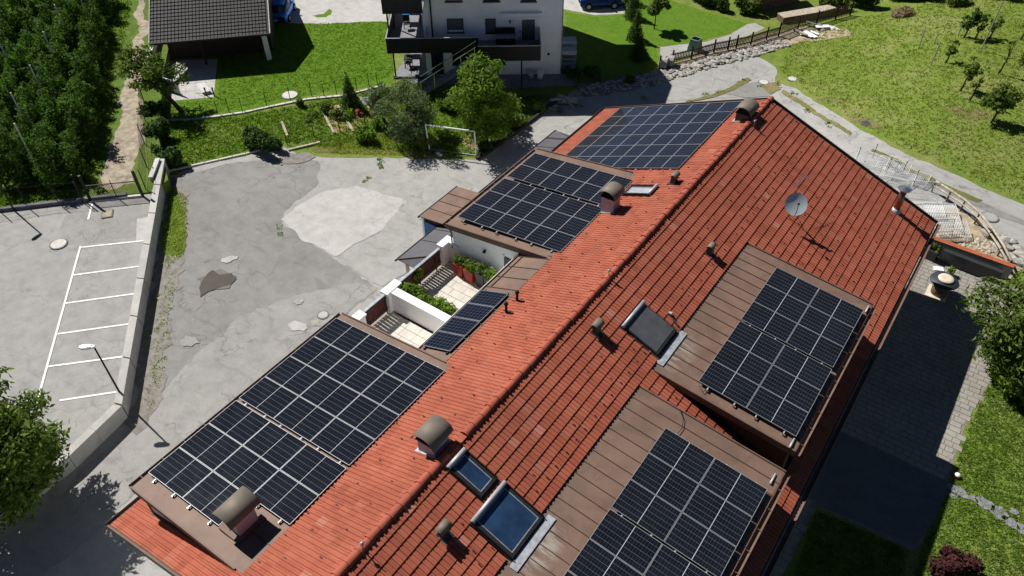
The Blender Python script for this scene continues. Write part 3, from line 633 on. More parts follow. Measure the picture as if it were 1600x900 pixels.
# terrace cut into the left slope ----------------------------------
FZ = 5.93
te = empty('terrace', (0, 18, 0)); te.parent = house; te.location = (0, 0, 0); ORG[te] = Vector((0, 18, 0))
MB().bb(-8.75, 12.9, 5.2, -4.55, 19.39, FZ-.03).build('terrace_slab', 'grout', te)
def tiles(y0, y1):
    y = y0
    while y < y1-.1:
        b = min(y+.42, y1); x = -8.35-random.choice([0, .2])
        while x < -4.7:
            xe = min(x+.66, -4.6); xs_ = max(x, -8.35)
            if xe-xs_ > .08: MB().bb(xs_+.008, y+.008, FZ-.028, xe-.008, b-.008, FZ+random.uniform(-.003, .004)).build('floor_tile', 'stucco_floor', te)
            x += .66
        y += .42
tiles(13.0, 15.58); tiles(15.98, 19.36)
w = MB(); w.bb(-4.7, 12.9, FZ, -4.5, 19.39, 8.05); w.build('back_wall', 'plaster', te)
w = MB(); w.bb(-7.75, 19.40, 5.2, -4.5, 19.46, 7.0); w.prism([(-7.75, 19.40), (-4.5, 19.40), (-4.5, 19.46), (-7.75, 19.46)], 7.0, lambda p: 8.86-.1345*(abs(p[0])-2.9)-.12)
w.bb(-8.6, 19.40, 5.2, -7.751, 19.66, 6.98); w.build('side_wall', 'plaster', te)
w = MB(); w.bb(-8.62, 18.95, 6.981, -8.28, 19.70, 7.08); w.bb(-8.279, 19.36, 6.981, -7.76, 19.70, 7.08); w.build('coping', 'white', te)
w = MB(); w.bb(-8.55, 18.97, FZ, -8.32, 19.398, 6.98); w.build('parapet_pier', 'plaster', te)
w = MB(); w.bb(-8.5, 15.62, FZ-.2, -4.72, 15.92, 6.92); w.bb(-8.62, 15.45, 5.4, -8.3, 16.2, 6.92); w.build('divider_wall', 'plaster', te)
w = MB(); w.bb(-8.28, 15.58, 6.921, -4.55, 15.96, 6.99); w.build('coping', 'white', te); w = MB(); w.bb(-8.68, 15.38, 6.921, -8.281, 16.28, 7.02); w.build('coping', 'white', te)
w = MB(); w.bb(-8.6, 12.85, 5.4, -8.32, 14.1, 6.86); w.build('parapet_pier', 'plaster', te); w = MB(); w.bb(-8.68, 12.8, 6.861, -8.28, 14.15, 6.95); w.build('coping', 'white', te)
def rail(y0, y1):
    r = empty('terrace_railing', (-8.45, (y0+y1)/2, FZ), 'maroon board railing with grey handrail on the %s half of the roof terrace' % ('far' if y0 > 15 else 'near'), 'railing')
    n = int((y1-y0)/.145)
    for i in range(n): MB().bb(-8.475, y0+i*(y1-y0)/n+.012, FZ+.05, -8.445, y0+(i+1)*(y1-y0)/n-.014, FZ+.98).build('board', 'maroon', r)
    MB().bb(-8.52, y0, FZ+.985, -8.40, y1, FZ+1.03).build('handrail', 'flash', r)
    m = MB()
    for z in (.2, .8): m.bb(-8.44, y0, FZ+z, -8.41, y1, FZ+z+.05)
    m.build('cross_rail', 'darkgrey', r); m = MB()
    k = y0+.1
    while k < y1: m.bb(-8.44, k, FZ-.03, -8.40, k+.04, FZ+.98); k += 1.1
    m.build('post', 'darkgrey', r)
rail(14.15, 15.44); rail(16.28, 18.95)
nrm = Vector((0, -1, 0)); P0 = Vector((0, 19.40, 0)); a = vplane(795, 396, P0, nrm); b = vplane(818, 418, P0, nrm)
MB().bb(-5.25, 19.33, FZ+.02, -4.72, 19.395, 7.75).build('terrace_door', 'shutter', te); MB().bb(-5.33, 19.35, FZ, -5.255, 19.397, 7.83).build('door_frame', 'white', te)
q = vplane(759, 391, P0, nrm); wl = empty('wall_lamp', q, 'small black round wall lamp above the planters on the terrace wall', 'lamp')
MB().tube([q, q+Vector((0, -.06, 0))], .03, 8).build('bracket', 'black', wl); MB().tube([q+Vector((0, -.05, .03)), q+Vector((0, -.10, 0)), q+Vector((0, -.16, -.06))], [.05, .08, .06], 10).build('lamp_body', 'black', wl, True)

# low roofs against the left wall -----------------------------------
lr = empty('lean_to_roof', (-9.5, 24, 0), 'low grey sheet metal lean-to roof along the yard side of the house', 'roof')
XO, ZO, XI, ZI = -10.38, 5.85, -8.9, 6.30
def qsheet(P, name='roof_sheet', m='slate', par=None, t=.04):
    P = [Vector(p) for p in P]; MB().hexa([p-Vector((0, 0, t)) for p in P]+P).build(name, m, par)
ys_ = [18.9+i*.95 for i in range(13)]+[30.4]
qsheet([(XO, 18.2, ZO), (XI, 18.9, ZI), (XI, 18.901, ZI), (XO, 18.9, ZO)], par=lr)
qsheet([(XO+.01, 18.2, ZO), (-8.9, 18.2, ZO), (-8.9, 18.88, ZI), (-8.902, 18.89, ZI)], par=lr)
for a, b in zip(ys_[:-1], ys_[1:]):
    qsheet([(XO, a+.006, ZO), (XI, a+.006, ZI), (XI, b-.006, ZI), (XO, b-.006, ZO)], par=lr); MB().bar((XO, b, ZO+.012), (XI, b, ZI+.012), .022, .03).build('seam', 'seam', lr)
qsheet([(XO, 30.41, ZO), (XI, 30.41, ZI), (XI, 30.42, ZI), (XO, 31.3, ZO)], par=lr); qsheet([(XO+.01, 31.3, ZO), (XI-.002, 30.42, ZI), (XI, 30.42, ZI), (-8.9, 31.3, ZO)], par=lr)
MB().bar((XO, 18.2, ZO+.01), (XI, 18.88, ZI+.01), .05, .05).build('hip_seam', 'seam', lr)
MB().bb(-8.95, 18.1, 0, -8.11, 31, 5.75).build('wall', 'plaster', lr)
MB().tube([(XO-.06, 18.1, ZO-.05), (XO-.06, 31.35, ZO-.05)], .05, 6).build('gutter', 'black', lr)
for y in (18.5, 22, 26, 30.5): MB().bb(XO+.2, y-.06, 0, XO+.32, y+.06, ZO-.08).build('post', 'palewood', lr)
bb_ = empty('brown_canopy', (-10.2, 22.4, 0), 'flat brown sheet canopy over the entrance beside the lean-to roof', 'canopy')
for i in range(4): qsheet([(-11.45, 21.0+i*.73+.005, 6.02), (-8.5, 21.0+i*.73+.005, 6.42), (-8.5, 21.73+i*.73-.005, 6.42), (-11.45, 21.73+i*.73-.005, 6.02)], 'roof_sheet', 'brown', bb_, .06)
for i in range(1, 4): MB().bar((-11.45, 21+i*.73, 6.035), (-8.6, 21+i*.73, 6.415), .025, .035).build('seam', 'seam', bb_)
MB().tube([(-11.5, 20.95, 5.97), (-11.5, 23.95, 5.97)], .05, 6).build('gutter', 'black', bb_)
MB().bb(-11.3, 21.15, 0, -9.2, 23.8, 5.93).build('wall', 'darkwood', bb_)
MB().bb(-11.28, 21.08, 3.4, -10.45, 21.145, 5.75).build('blue_panel', 'blue', bb_); MB().bb(-11.42, 21.1, 0, -11.31, 21.2, 5.93).build('post', 'white', bb_)

# ------------------------------------------------------------------ solar panels: each one a thing (glass, frame)
PW, PH = 1.722, 1.122
def pm(w, hh, name, m, isframe):
    q = MB(); t = .035
    if not isframe: q.bb(-w/2+.0105, -hh/2+.0105, 0, w/2-.0105, hh/2-.0105, t-.004)
    else:
        for a, b, c, d in ((-w/2, -hh/2, w/2, -hh/2+.010), (-w/2, hh/2-.010, w/2, hh/2), (-w/2, -hh/2+.0101, -w/2+.010, hh/2-.0101), (w/2-.010, -hh/2+.0101, w/2, hh/2-.0101)): q.bb(a, b, -.004, c, d, t)
    me = bpy.data.meshes.new(name); me.from_pydata(q.v, [], q.f); me.materials.append(MT[m]); return me
gl_me, fr_me = pm(PW, PH, 'glass', 'cell', 0), pm(PW, PH, 'frame', 'alu', 1)
def ordn(i): return ['first', 'second', 'third', 'fourth', 'fifth', 'sixth', 'seventh'][i]
def put_panel(X, Y, Zc, tilt, label, group, meshes=(gl_me, fr_me)):
    e = empty('solar_panel', (X, Y, Zc), label, 'solar panel', group); e.rotation_euler = (0, tilt+random.gauss(0, .0006), random.gauss(0, .0007))
    for n, me in zip(('glass', 'frame'), meshes): o = bpy.data.objects.new(n, me); COL.objects.link(o); o.parent = e
MU, MV = 1.142, 1.742
def array(s, Ya, Xa, Za, sl_, gap, after, rows, colnames, where, skip=lambda i, j: False, cols=None):
    n = len(colnames)
    for i in range(rows):
        y = Ya-(i+.5)*MU-(gap if i >= after else 0)
        for j in range(n):
            if skip(i, j): continue
            X = Xa+s*(j+.5)*MV*math.cos(sl_); z = Za-(j+.5)*MV*math.sin(sl_)
            put_panel(X, y, z-.02, s*sl_, 'solar panel, %s row from the far end, %s column, %s' % (ordn(i), colnames[j], where), 'solar panels of the '+where)
    rk = empty('mounting_rack', (Xa, Ya, Za-.2), 'aluminium mounting rails under the panels of the '+where, 'mounting rack', 'mounting racks')
    for j in range(n):
        for q in (.22, .78):
            X = Xa+s*(j+q)*MV*math.cos(sl_); z = Za-(j+q)*MV*math.sin(sl_)-.055
            rr = [i for i in range(rows) if not skip(i, j)]; ye = Ya-(rr[-1]+1)*MU-(gap if rr[-1] >= after else 0)
            MB().bb(X-.02, ye-.10, z-.02, X+.02, Ya+.05, z+.015).build('rail', 'alu', rk); MB().box((X, ye-.09, z-.05), (.05, .05, .10)).build('foot', 'steel', rk)
def clamps(s, Ya, Xa, Za, sl_, n, where):
    m = MB()
    for j in range(n):
        for q in (.22, .78): m.box((Xa+s*(j+q)*MV*math.cos(sl_), Ya+.01, Za-(j+q)*MV*math.sin(sl_)+.005), (.05, .04, .05))
    tag(m.build('panel_clamps', 'steel', None), 'small steel clamps along the far edge of the '+where, 'clamps', 'panel clamps', 'stuff')
clamps(-1, 25.62, -2.779, 8.97, .111, 3, 'far left dormer array'); clamps(1, 23.936, 4.458, 8.83, .100, 2, 'far right dormer array')
array(-1, 33.49, -1.198, 9.64, AN-.005, 0, 9, 6, ['uppermost', 'second', 'third', 'lowest'], 'far end roof array')
array(-1, 25.62, -2.779, 8.97, .111, .18, 2, 5, ['uphill', 'middle', 'outer'], 'far left dormer array')
array(-1, 12.33, -2.591, 9.08, .104, .10, 4, 7, ['uphill', 'middle', 'outer'], 'near left dormer array', lambda i, j: i == 6 and j == 0)
array(1, 23.936, 4.458, 8.83, .100, .09, 3, 6, ['inner', 'outer'], 'far right dormer array')
array(1, 14.638, 4.453, 8.875, .105, .06, 3, 7, ['inner', 'outer'], 'near right dormer array')
c1, c2, c3, c4 = [SL(*p, -1, .17) for p in ((763, 450), (801, 464), (708, 554.5), (670, 538))]
XA, XB, YA, YB = -3.05, -4.30, (c1.y+c2.y)/2, (c3.y+c4.y)/2; hh = (YA-YB)/4
sg, sf = pm(1.36, hh-.03, 'glass', 'cell', 0), pm(1.36, hh-.03, 'frame', 'alu', 1)
sg.materials.clear()
def smallcell():
    n = NT('small_cells'); sp = n.new('ShaderNodeSeparateXYZ'); n.link(n.obj(), sp.inputs[0])
    def ln(v, p, w): fr = n.math('FRACT', n.math('ADD', n.math('DIVIDE', v, p), 10.5)); return n.math('LESS_THAN', n.math('MINIMUM', fr, n.math('SUBTRACT', 1.0, fr)), w)
    c = n.mix(n.math('MAXIMUM', ln(sp.outputs[0], .168, .035), ln(sp.outputs[1], .15, .035)), (.004, .006, .014), (.07, .075, .085)); n.col(c); n.rough(.12); n.spec(.15); return n.m
MT['cell2'] = smallcell(); sg.materials.append(MT['cell2'])
for i in range(4):
    c = S(3.68, YA-(i+.5)*hh, .13, -1); put_panel(c.x, c.y, c.z, -AN, 'small solar panel above the terrace, %s from the chimney end' % ordn(i), 'small solar panels above the terrace', (sg, sf))
rk = empty('mounting_rack', S(3.7, 15, .1, -1), 'dark rails under the four small panels above the terrace', 'mounting rack', 'mounting racks')
for x in (3.15, 4.2): MB().bar(S(x, YB-.1, .09, -1), S(x, YA+.1, .09, -1), .05, .06).build('rail', 'black', rk)

# ------------------------------------------------------------------ chimneys, vents, skylights and other things on the roof
def hood_geo(cx, y0, y1, z, r, rz=1.0, t=.02, n=12):
    m = MB(); vs = []
    for rr in (r, r-t):
        for yy in (y0, y1): vs += [(cx+rr*math.cos(PI*k/n), yy, z+rr*rz*math.sin(PI*k/n)) for k in range(n+1)]
    N = n+1; fs = []
    for k in range(n): fs += [(k, k+1, N+k+1, N+k), (2*N+k+1, 2*N+k, 3*N+k, 3*N+k+1), (k+1, k, 2*N+k, 2*N+k+1), (N+k, N+k+1, 3*N+k+1, 3*N+k)]
    return m.add(vs, fs+[(0, N, 3*N, 2*N), (N-1, 3*N-1, 4*N-1, 2*N-1)][:0])
def chimney(x0, x1, y0, y1, zb, zt, r, over, where, skirt=True, mat='chim', cz=None):
    c = empty('chimney', ((x0+x1)/2, (y0+y1)/2, zb), where, 'chimney', 'hooded chimneys'); cx = (x0+x1)/2
    MB().bb(x0, y0, zb-.6, x1, y1, zt).build('shaft', mat, c)
    MB().bb(x0-.04, y0-.04, zt+.001, x1+.04, y1+.04, zt+.045).build('cap_slab', 'darkgrey', c)
    m = MB()
    for a in (x0+.05, x1-.05):
        for b in (y0+.05, y1-.05): m.bb(a-.03, b-.03, zt+.046, a+.03, b+.03, zt+.15)
    m.build('hood_bracket', 'black', c); MB().bb(x0+.08, y0+.08, zt+.0461, x1-.08, y1-.08, zt+.13).build('flue_mouth', 'black', c)
    hood_geo(cx, y0-over, y1+over, zt+.10, r, .80).build('hood', 'hood', c, True)
    if skirt:
        sx = -1 if cx < 0 else 1; P = []
        for n in (.0, .075):
            for a, b in ((abs(x0 if sx > 0 else x1)-.08, y0-.07), (abs(x1 if sx > 0 else x0)+.08, y0-.07), (abs(x1 if sx > 0 else x0)+.08, y1+.07), (abs(x0 if sx > 0 else x1)-.08, y1+.07)): P.append(S(max(a, .0), b, n, sx))
        MB().hexa(P).build('flashing', 'flash', c)
    return c
chimney(-.93, -.30, 9.10, 9.75, 9.7, 10.27, .42, .14, 'chimney with taupe barrel hood beside the ridge, nearest the two big skylights')
chimney(-2.84, -2.24, 22.88, 23.42, 9.0, 9.76, .40, .14, 'tall white chimney with taupe barrel hood beside the far left dormer panels')
chimney(-.72, -.08, 31.35, 32.05, 9.8, 10.22, .42, .16, 'chimney with barrel hood at the far end of the ridge, by the top panels', mat='darkgrey')
chimney(-4.15, -3.57, 4.38, 5.05, 8.7, 9.52, .40, .20, 'chimney with long taupe barrel hood in the corner cut from the nearest left array', False)
MB().bb(-4.3, 4.2, 8.7, -3.45, 5.2, 8.93).build('chimney_kerb', 'brown', dLL)
def vent(x, y, s, where, zb=None, r=.17, L=.44, hh=.40):
    z = zs(x) if zb is None else zb; c = empty('roof_vent', (s*x, y, z), where, 'roof vent', 'small hooded roof vents')
    MB().bb(s*x-.11, y-.12, z-.15, s*x+.11, y+.12, z+hh).build('stack', 'darkgrey', c); hood_geo(s*x, y-L/2, y+L/2, z+hh-.02, r, .95).build('hood', 'hood', c, True)
    P = [S(a, b, n, s) for n in (.0, .06) for a, b in ((x-.16, y-.18), (x+.2, y-.18), (x+.2, y+.18), (x-.16, y+.18))]; MB().hexa(P).build('flashing', 'darkgrey', c)
vent(.90, 16.25, 1, 'small hooded roof vent left of the shuttered skylight')
vent(2.13, 22.78, 1, 'small hooded roof vent at the far corner of the far right dormer', r=.13, L=.36)
vent(1.31, 7.5, 1, 'small hooded roof vent nearest the camera, below the big skylight', r=.14)
vent(.87, 25.5, -1, 'small hooded roof vent at the lower corner of the far end panels', r=.15)
def skylight(x0, x1, y0, y1, s, label, kind='glass', up=.11):
    k = empty('skylight', S((x0+x1)/2, (y0+y1)/2, 0, s), label, 'skylight', 'roof skylights')
    def slab(a0, a1, b0, b1, n0, n1, name, m): return MB().hexa([S(a, b, n, s) for n in (n0, n1) for a, b in ((a0, b0), (a1, b0), (a1, b1), (a0, b1))]).build(name, m, k)
    slab(x0-.05, x1+.10, y0-.07, y1+.07, 0, .06, 'flashing', 'winframe')
    w = .09
    slab(x0, x0+w, y0, y1, .061, up+.03, 'frame', 'winframe'); slab(x1-w, x1, y0, y1, .061, up+.02, 'frame', 'winframe')
    slab(x0+w+.001, x1-w-.001, y0, y0+w, .061, up+.02, 'frame', 'winframe'); slab(x0+w+.001, x1-w-.001, y1-w, y1, .061, up+.02, 'frame', 'winframe')
    if kind == 'glass':
        for a0, a1, b0, b1 in ((x0+w+.002, x0+w+.03, y0+w+.002, y1-w-.002), (x1-w-.03, x1-w-.002, y0+w+.002, y1-w-.002), (x0+w+.031, x1-w-.031, y0+w+.002, y0+w+.03), (x0+w+.031, x1-w-.031, y1-w-.03, y1-w-.002)): slab(a0, a1, b0, b1, up-.009, up+.004, 'sash', 'flash')
        slab(x0+w+.001, x1-w-.001, y0+w+.001, y1-w-.001, .07, up-.01, 'glass', 'bluepane')
        for b in (y0-.045, y1+.012): slab(x0, x1, b, b+.033, .061, up+.05, 'guide_rail', 'black')
    else:
        n = 26; m = MB()
        for i in range(n):
            a0 = x0+w+(x1-x0-2*w)*i/n; a1 = a0+(x1-x0-2*w)/n*.86
            m.hexa([S(a, b, q, s) for q in (.07, up+.03) for a, b in ((a0, y0+.05), (a1, y0+.05), (a1, y1-.05), (a0, y1-.05))])
        o = m.build('shutter_slats', 'shutter', k); tag(o, kind='stuff')
    MB().tube([S(x0+.01, y0-.03, up+.05, s), S(x0+.01, y1+.03, up+.05, s)], .075, 10).build('roller_box', 'alu' if kind == 'glass' else 'flash', k, True)
    return k
k = skylight(.25, 1.42, 9.0, 9.72, 1, 'narrow skylight with dark blue glass, nearer the ridge of the two')
k = skylight(1.64, 3.02, 8.28, 9.78, 1, 'big square skylight with dark blue glass above the brown dormer roof')
MB().hexa([Vector((a, b, 8.83-(a-2.8)*.1+n)) for n in (.03, .045) for a, b in ((3.10, 8.05), (3.36, 8.05), (3.36, 10.0), (3.10, 10.0))]).build('apron', 'flash', k)
k = skylight(1.40, 2.82, 17.12, 18.55, 1, 'skylight closed by a grey slatted roller shutter', 'shutter')
MB().hexa([Vector((a, b, 8.83-(a-2.8)*.1+n)) for n in (.03, .045) for a, b in ((2.85, 16.9), (3.20, 16.9), (3.20, 18.75), (2.85, 18.75))]).build('apron', 'flash', k)
k = skylight(1.35, 2.55, 24.35, 25.05, -1, 'pale skylight with grey cover on the yard side slope', 'glass', .10)
for c in kids(k):
    if c.name.startswith('glass'): c.data.materials[0] = MT['flash']
# satellite dish with mast and arm
b = SL(1233, 340, 1, .05); ds = empty('satellite_dish', b, 'grey round satellite dish on a short mast on the garden side slope', 'satellite dish')
m = MB(); m.tube([b-Vector((0, 0, .1)), b+Vector((0, 0, .75))], .028, 8); m.tube([b+Vector((.35, .3, -.12)), b+Vector((0, 0, .5))], .015, 6); m.build('mast', 'steel', ds)
c = b+Vector((.12, -.1, .82)); nv = Vector((.35, -.72, .62)).normalized(); u = nv.cross(Vector((0, 0, 1))).normalized(); v = u.cross(nv)
m = MB(); n = 24; vs = []
for ring in range(6):
    rr = .45*ring/5; vs += [c+u*math.cos(2*PI*q/n)*rr+v*math.sin(2*PI*q/n)*rr*1.06+nv*(rr*rr*.32) for q in range(n)]
m.add(vs, [(r_*n+q, r_*n+(q+1) % n, (r_+1)*n+(q+1) % n, (r_+1)*n+q) for r_ in range(5) for q in range(n)]); m.build('reflector', 'dish', ds, True)
m = MB(); m.tube([c-v*.5, c-v*.3+nv*.35, c+nv*.5], .015, 6); m.tube([c+nv*.43, c+nv*.55], .045, 8); m.build('receiver_arm', 'darkgrey', ds)
m = MB(); m.tube([c-nv*.03, b+Vector((0, 0, .62))], .04, 6); m.build('bracket', 'darkgrey', ds)
b = SL(1238, 318, 1, .03); an = empty('aerial', b, 'thin grey rod aerial behind the satellite dish', 'aerial'); m = MB(); m.tube([b, b+Vector((.0, .2, 1.1))], .014, 5); m.build('mast', 'steel', an)
m = MB(); q = b+Vector((0, .2, 1.05)); m.tube([q+Vector((-.1, -.5, 0)), q+Vector((.15, .6, 0))], .010, 5)
for i in range(7): w_ = q+Vector((-.1, -.5, 0)).lerp(Vector((.15, .6, 0)), i/6); m.tube([w_-Vector((.14, 0, 0)), w_+Vector((.14, 0, 0))], .006, 4)
m.build('element', 'steel', an)
b = SL(1399, 330, 1, 0); fl = empty('metal_flue', b, 'copper coloured round flue with a flat disc cap at the far eaves corner', 'flue')
MB().lathe(b+Vector((0, 0, -.1)), [(.14, 0), (.14, 1.22)], 16).build('pipe', 'copper', fl, True); MB().lathe(b+Vector((0, 0, -.05)), [(.27, -.08), (.20, .12), (.15, .24)], 16).build('collar', 'alu', fl, True)
MB().lathe(b+Vector((0, 0, 1.24)), [(.29, 0), (.29, .02), (.05, .10)], 20).build('disc_cap', 'steel', fl); MB().tube([b+Vector((.1, .1, 1.1)), b+Vector((.1, .1, 1.26))], .02, 5).build('strut', 'steel', fl)
for (px, py, lab) in ((808, 470, 'black capped vent pipe on the yard side slope, the farther of two'), (791, 488, 'black capped vent pipe by the small panels, the nearer of two')):
    b = SL(px, py, -1, .03); e = empty('vent_pipe', b, lab, 'vent pipe', 'black vent pipes'); MB().tube([b-Vector((0, 0, .1)), b+Vector((0, 0, .42))], .05, 8).build('pipe', 'black', e, True); MB().lathe(b+Vector((0, 0, .40)), [(.08, 0), (.09, .03), (.03, .12)], 10).build('cap', 'black', e, True)
    MB().hexa([S(-b.x+a, b.y+q, n, -1) for n in (0, .03) for a, q in ((-.18, -.15), (.18, -.15), (.18, .15), (-.18, .15))]).build('flashing', 'black', e)
for (px, py, s, lab) in ((951, 430, -1, 'small metal ridge fitting halfway along the roof ridge'), (567, 856, -1, 'small dark clamp with wire on the nearest stretch of ridge'), (1178, 196, 1, 'round knob fitting at the far end of the ridge')):
    b = SL(px, py, s, .12); e = empty('ridge_fitting', b, lab, 'roof fitting', 'ridge fittings'); MB().tube([b-Vector((0, 0, .05)), b+Vector((0, 0, .22)), b+Vector((.06, .05, .30))], .02, 6).build('rod', 'steel', e); MB().lathe(b+Vector((0, 0, .16)), [(.02, 0), (.055, .04), (.055, .08), (.02, .12)], 8).build('knob', 'flash', e)
b = SL(1047, 492, 1, .04); e = empty('roof_bracket', b, 'small pale bracket and dark bar near the shuttered skylight', 'bracket'); MB().bar(b, b+Vector((.45, -.22, -.12)), .06, .05).build('bar', 'darkgrey', e); MB().box(b+Vector((0, 0, .06)), (.12, .1, .12)).build('plate', 'alu', e)
b = SL(1006, 598, 1, .2)
for nm, L, rr, lab in (('cable', [(1062, 640), (1068, 655), (1066, 668), (1058, 678)], .012, 'thin black cable looping across the near right dormer roof'), ('cable', [(1092, 603), (1098, 612), (1106, 606), (1108, 603)], .012, 'short black cable at the near end of the far right array')):
    pts = []
    for p in L: q = ray(*p); t = (8.72-CAM.z)/q.z; w_ = CAM+q*t; pts.append(Vector((w_.x, w_.y, 8.90-(w_.x-2.8)*.11+.03)))
    e = MB().tube(pts, rr, 5).build(nm, 'black', None, True); tag(e, lab, 'cable', 'cables on the right dormers')
for d, y, x in ((dRU, 24.4, 8.0), (dRU, 17.0, 7.9), (dRL, 15.4, 7.9)): MB().tube([(x, y, 8.36), (x, y-.45, 8.40)], .035, 8).build('downpipe_bend', 'alu', d, True)

# ------------------------------------------------------------------ garden side patio: pavers, table, planters
patio_px = [(1443, 388), (1500, 410), (1560, 436), (1600, 455), (1600, 520), (1545, 600), (1512, 655), (1490, 720), (1478, 765), (1440, 850), (1425, 862), (1275, 790)]
PP = GP(patio_px)
pt = sheet('patio', [Vector((8.1, PP[0].y, 0))]+PP[:5]+PP[5:]+[PP[-1], Vector((9.35, 15.0, 0)), Vector((9.2, 5, 0)), Vector((8.1, 5, 0))], 'paverjoint', 1)
sheet('smooth_concrete', [Vector((8.1, 23.2, 0)), Vector((13.3, 23.2, 0)), Vector((13.15, 20.9, 0)), Vector((12.85, 19.8, 0)), Vector((9.36, 19.3, 0)), Vector((8.1, 19.2, 0))], 'conc_dark', 3)
poly = [Vector((8.15, PP[0].y-.1, 0))]+[Vector((p.x, p.y, 0)) for p in PP]+[Vector((9.35, 15.0, 0)), Vector((9.2, 5, 0)), Vector((8.15, 5, 0))]
def inside(x, y, P):
    c = False; j = len(P)-1
    for i in range(len(P)):
        if (P[i].y > y) != (P[j].y > y) and x < (P[j].x-P[i].x)*(y-P[i].y)/(P[j].y-P[i].y)+P[i].x: c = not c
        j = i
    return c
pv = []; rr = random.Random(2); row = 0; y = 5.0
while y < 39:
    x = 8.2+(row % 2)*.16
    while x < 14.5:
        w = rr.choice([.30, .36, .42]); 
        if inside(x+w/2, y+.14, poly) and (y > 23.1 or (x < 9.3 and y < 19.2)): pv.append((x, y, w))
        x += w+.014
    y += .294; row += 1
def paverbox(w): 
    q = MB(); q.hexa([(0, 0, 0), (w, 0, 0), (w, .28, 0), (0, .28, 0), (.012, .012, .03), (w-.012, .012, .03), (w-.012, .268, .03), (.012, .268, .03)]); return q
pms = {}
for w in (.30, .36, .42):
    q = paverbox(w); me = bpy.data.meshes.new('paver'); me.from_pydata(q.v, [], q.f); me.materials.append(MT['paver']); pms[w] = (me, q)
def pdist(p): c = Vector((p[0], p[1], 2.6)); q = vis_px(c); return (0 if (q[0] > 1435 and q[1] < 900 and q[0] < 1600) else 500)+(c-CAM).length
pv.sort(key=pdist); st = MB()
for k, (x, y, w) in enumerate(pv):
    z = h(x)+.008+rr.uniform(-.006, .006)-.012
    if k < 300: o = bpy.data.objects.new('paver', pms[w][0]); COL.objects.link(o); o.parent = pt; o.location = (x, y, z); o.rotation_euler = (rr.uniform(-.01, .01), rr.uniform(-.01, .01), rr.uniform(-.012, .012))
    else: st.add([(v[0]+x, v[1]+y, v[2]+z) for v in pms[w][1].v], pms[w][1].f)
tag(st.build('pavers', 'paver', pt), kind='stuff')
for i, (px, py, rx, ry) in enumerate([(1497, 768, .42, .22), (1489, 776, .18, .12), (1520, 779, .20, .12), (1537, 787, .36, .30), (1560, 801, .34, .30), (1584, 800, .16, .16), (1579, 817, .34, .22), (1600, 828, .30, .28), (1628, 842, .36, .3)]):
    P = blob(px, py, rx, ry, 11, 20+i, -.3); m = MB().prism([(p[0], p[1]) for p in P], 2.55, 2.635); o = m.build('stepping_stone', 'slab', None); tag(o, 'flat grey stepping stone in the lawn, %s' % ['largest, nearest the patio edge', 'small one below the first large stone', 'small one right of the first large stone', 'second large one from the patio', 'third large one, in the middle of the trail', 'small one above the trail', 'large one below the small stray stone', 'large one at the picture edge', 'last one of the trail, farthest right'][i], 'stepping stone', 'stepping stones')
b = G(1496, 743, .1); e = empty('ball', b-Vector((0, 0, .1)), 'small white and red ball lying on the lawn beside the patio', 'ball')
for a0, a1, m_ in ((0, .62, 'red'), (.62, 1, 'white')):
    MB().lathe(b, [(max(.004, .12*math.sin(PI*(a0+(a1-a0)*k/8))), -.12*math.cos(PI*(a0+(a1-a0)*k/8))) for k in range(9)], 16).build('half', m_, e, True)
b = Z(1466, 458, 2.62); e = empty('garden_table', b, 'round dark table on a brown barrel base with a cream cover', 'table')
MB().lathe(b, [(.36, 0), (.40, .35), (.36, .78)], 18).build('barrel_base', 'wood', e, True); MB().lathe(b+Vector((0, 0, .78)), [(.62, 0), (.66, .03), (.64, .07)], 28).build('table_top', 'tabletop', e, True)
MB().box(b+Vector((-.05, -.05, .01)), (.95, .95, .03)).build('plinth', 'cream', e)
q = b+Vector((.02, .08, .855)); o = MB().lathe(q, [(.33, 0), (.37, .05), (.34, .10), (.2, .12)], 22).build('cream_cover', 'cream', e, True)
b = G(1483, 430); e = empty('flower_pot', b, 'small pot with a leafy plant and pink cloth behind the round table', 'flower pot'); MB().lathe(b, [(.12, 0), (.18, .28), (.16, .28), (.14, .22)], 14).build('pot', 'wood', e, True)
V, F_ = leaves([(0, 0, .40, .18, .18, .16)], 90, .06); link('plant', mesh_np('plant', V, F_, 'leafyellow'), e); MB().box(b+Vector((-.55, .1, .06)), (.45, .3, .08), .4).build('cloth', 'white', e)
def planter(name, a, b_, w, hz, label, mat='darkgrey', leaf=None, grp=None, n=300, lh=.25, ls=.07):
    e = empty(name, a, label, 'planter', grp); d = (b_-a); L = d.length; d.normalize(); nn = Vector((-d.y, d.x, 0))*w
    q = [a, b_, b_+nn, a+nn]; t = .03
    MB().prism([(p.x, p.y) for p in q], a.z, a.z+hz-.04).build('box', mat, e)
    m = MB()
    for i in range(4): m.bar(q[i]+Vector((0, 0, hz-.02)), q[(i+1) % 4]+Vector((0, 0, hz-.02)), .04, .05)
    m.build('rim', mat, e)
    if leaf:
        cs = [tuple((a.lerp(b_, (i+.5)/4)+nn*.5-a)+Vector((0, 0, hz+lh*.3)))+(L/6, L/6 if L < 1 else w*.55, lh) for i in range(4)]
        V, F_ = leaves(cs, n, ls); link('foliage', mesh_np('foliage', V, F_, leaf), e)
    return e
planter('planter', G(1434, 400), G(1458, 411), .55, .62, 'dark square planter with green shoots at the corner of the eaves', 'darkgrey', 'leafmid')
planter('planter', G(1463, 408), G(1556, 444), .35, .75, 'long empty grey planter box under the orange wall coping', 'darkgrey')
e = empty('garden_wall', G(1500, 408), 'low patio wall with an orange coping, towards the road', 'wall'); a, b = G(1440, 392), G(1572, 440)
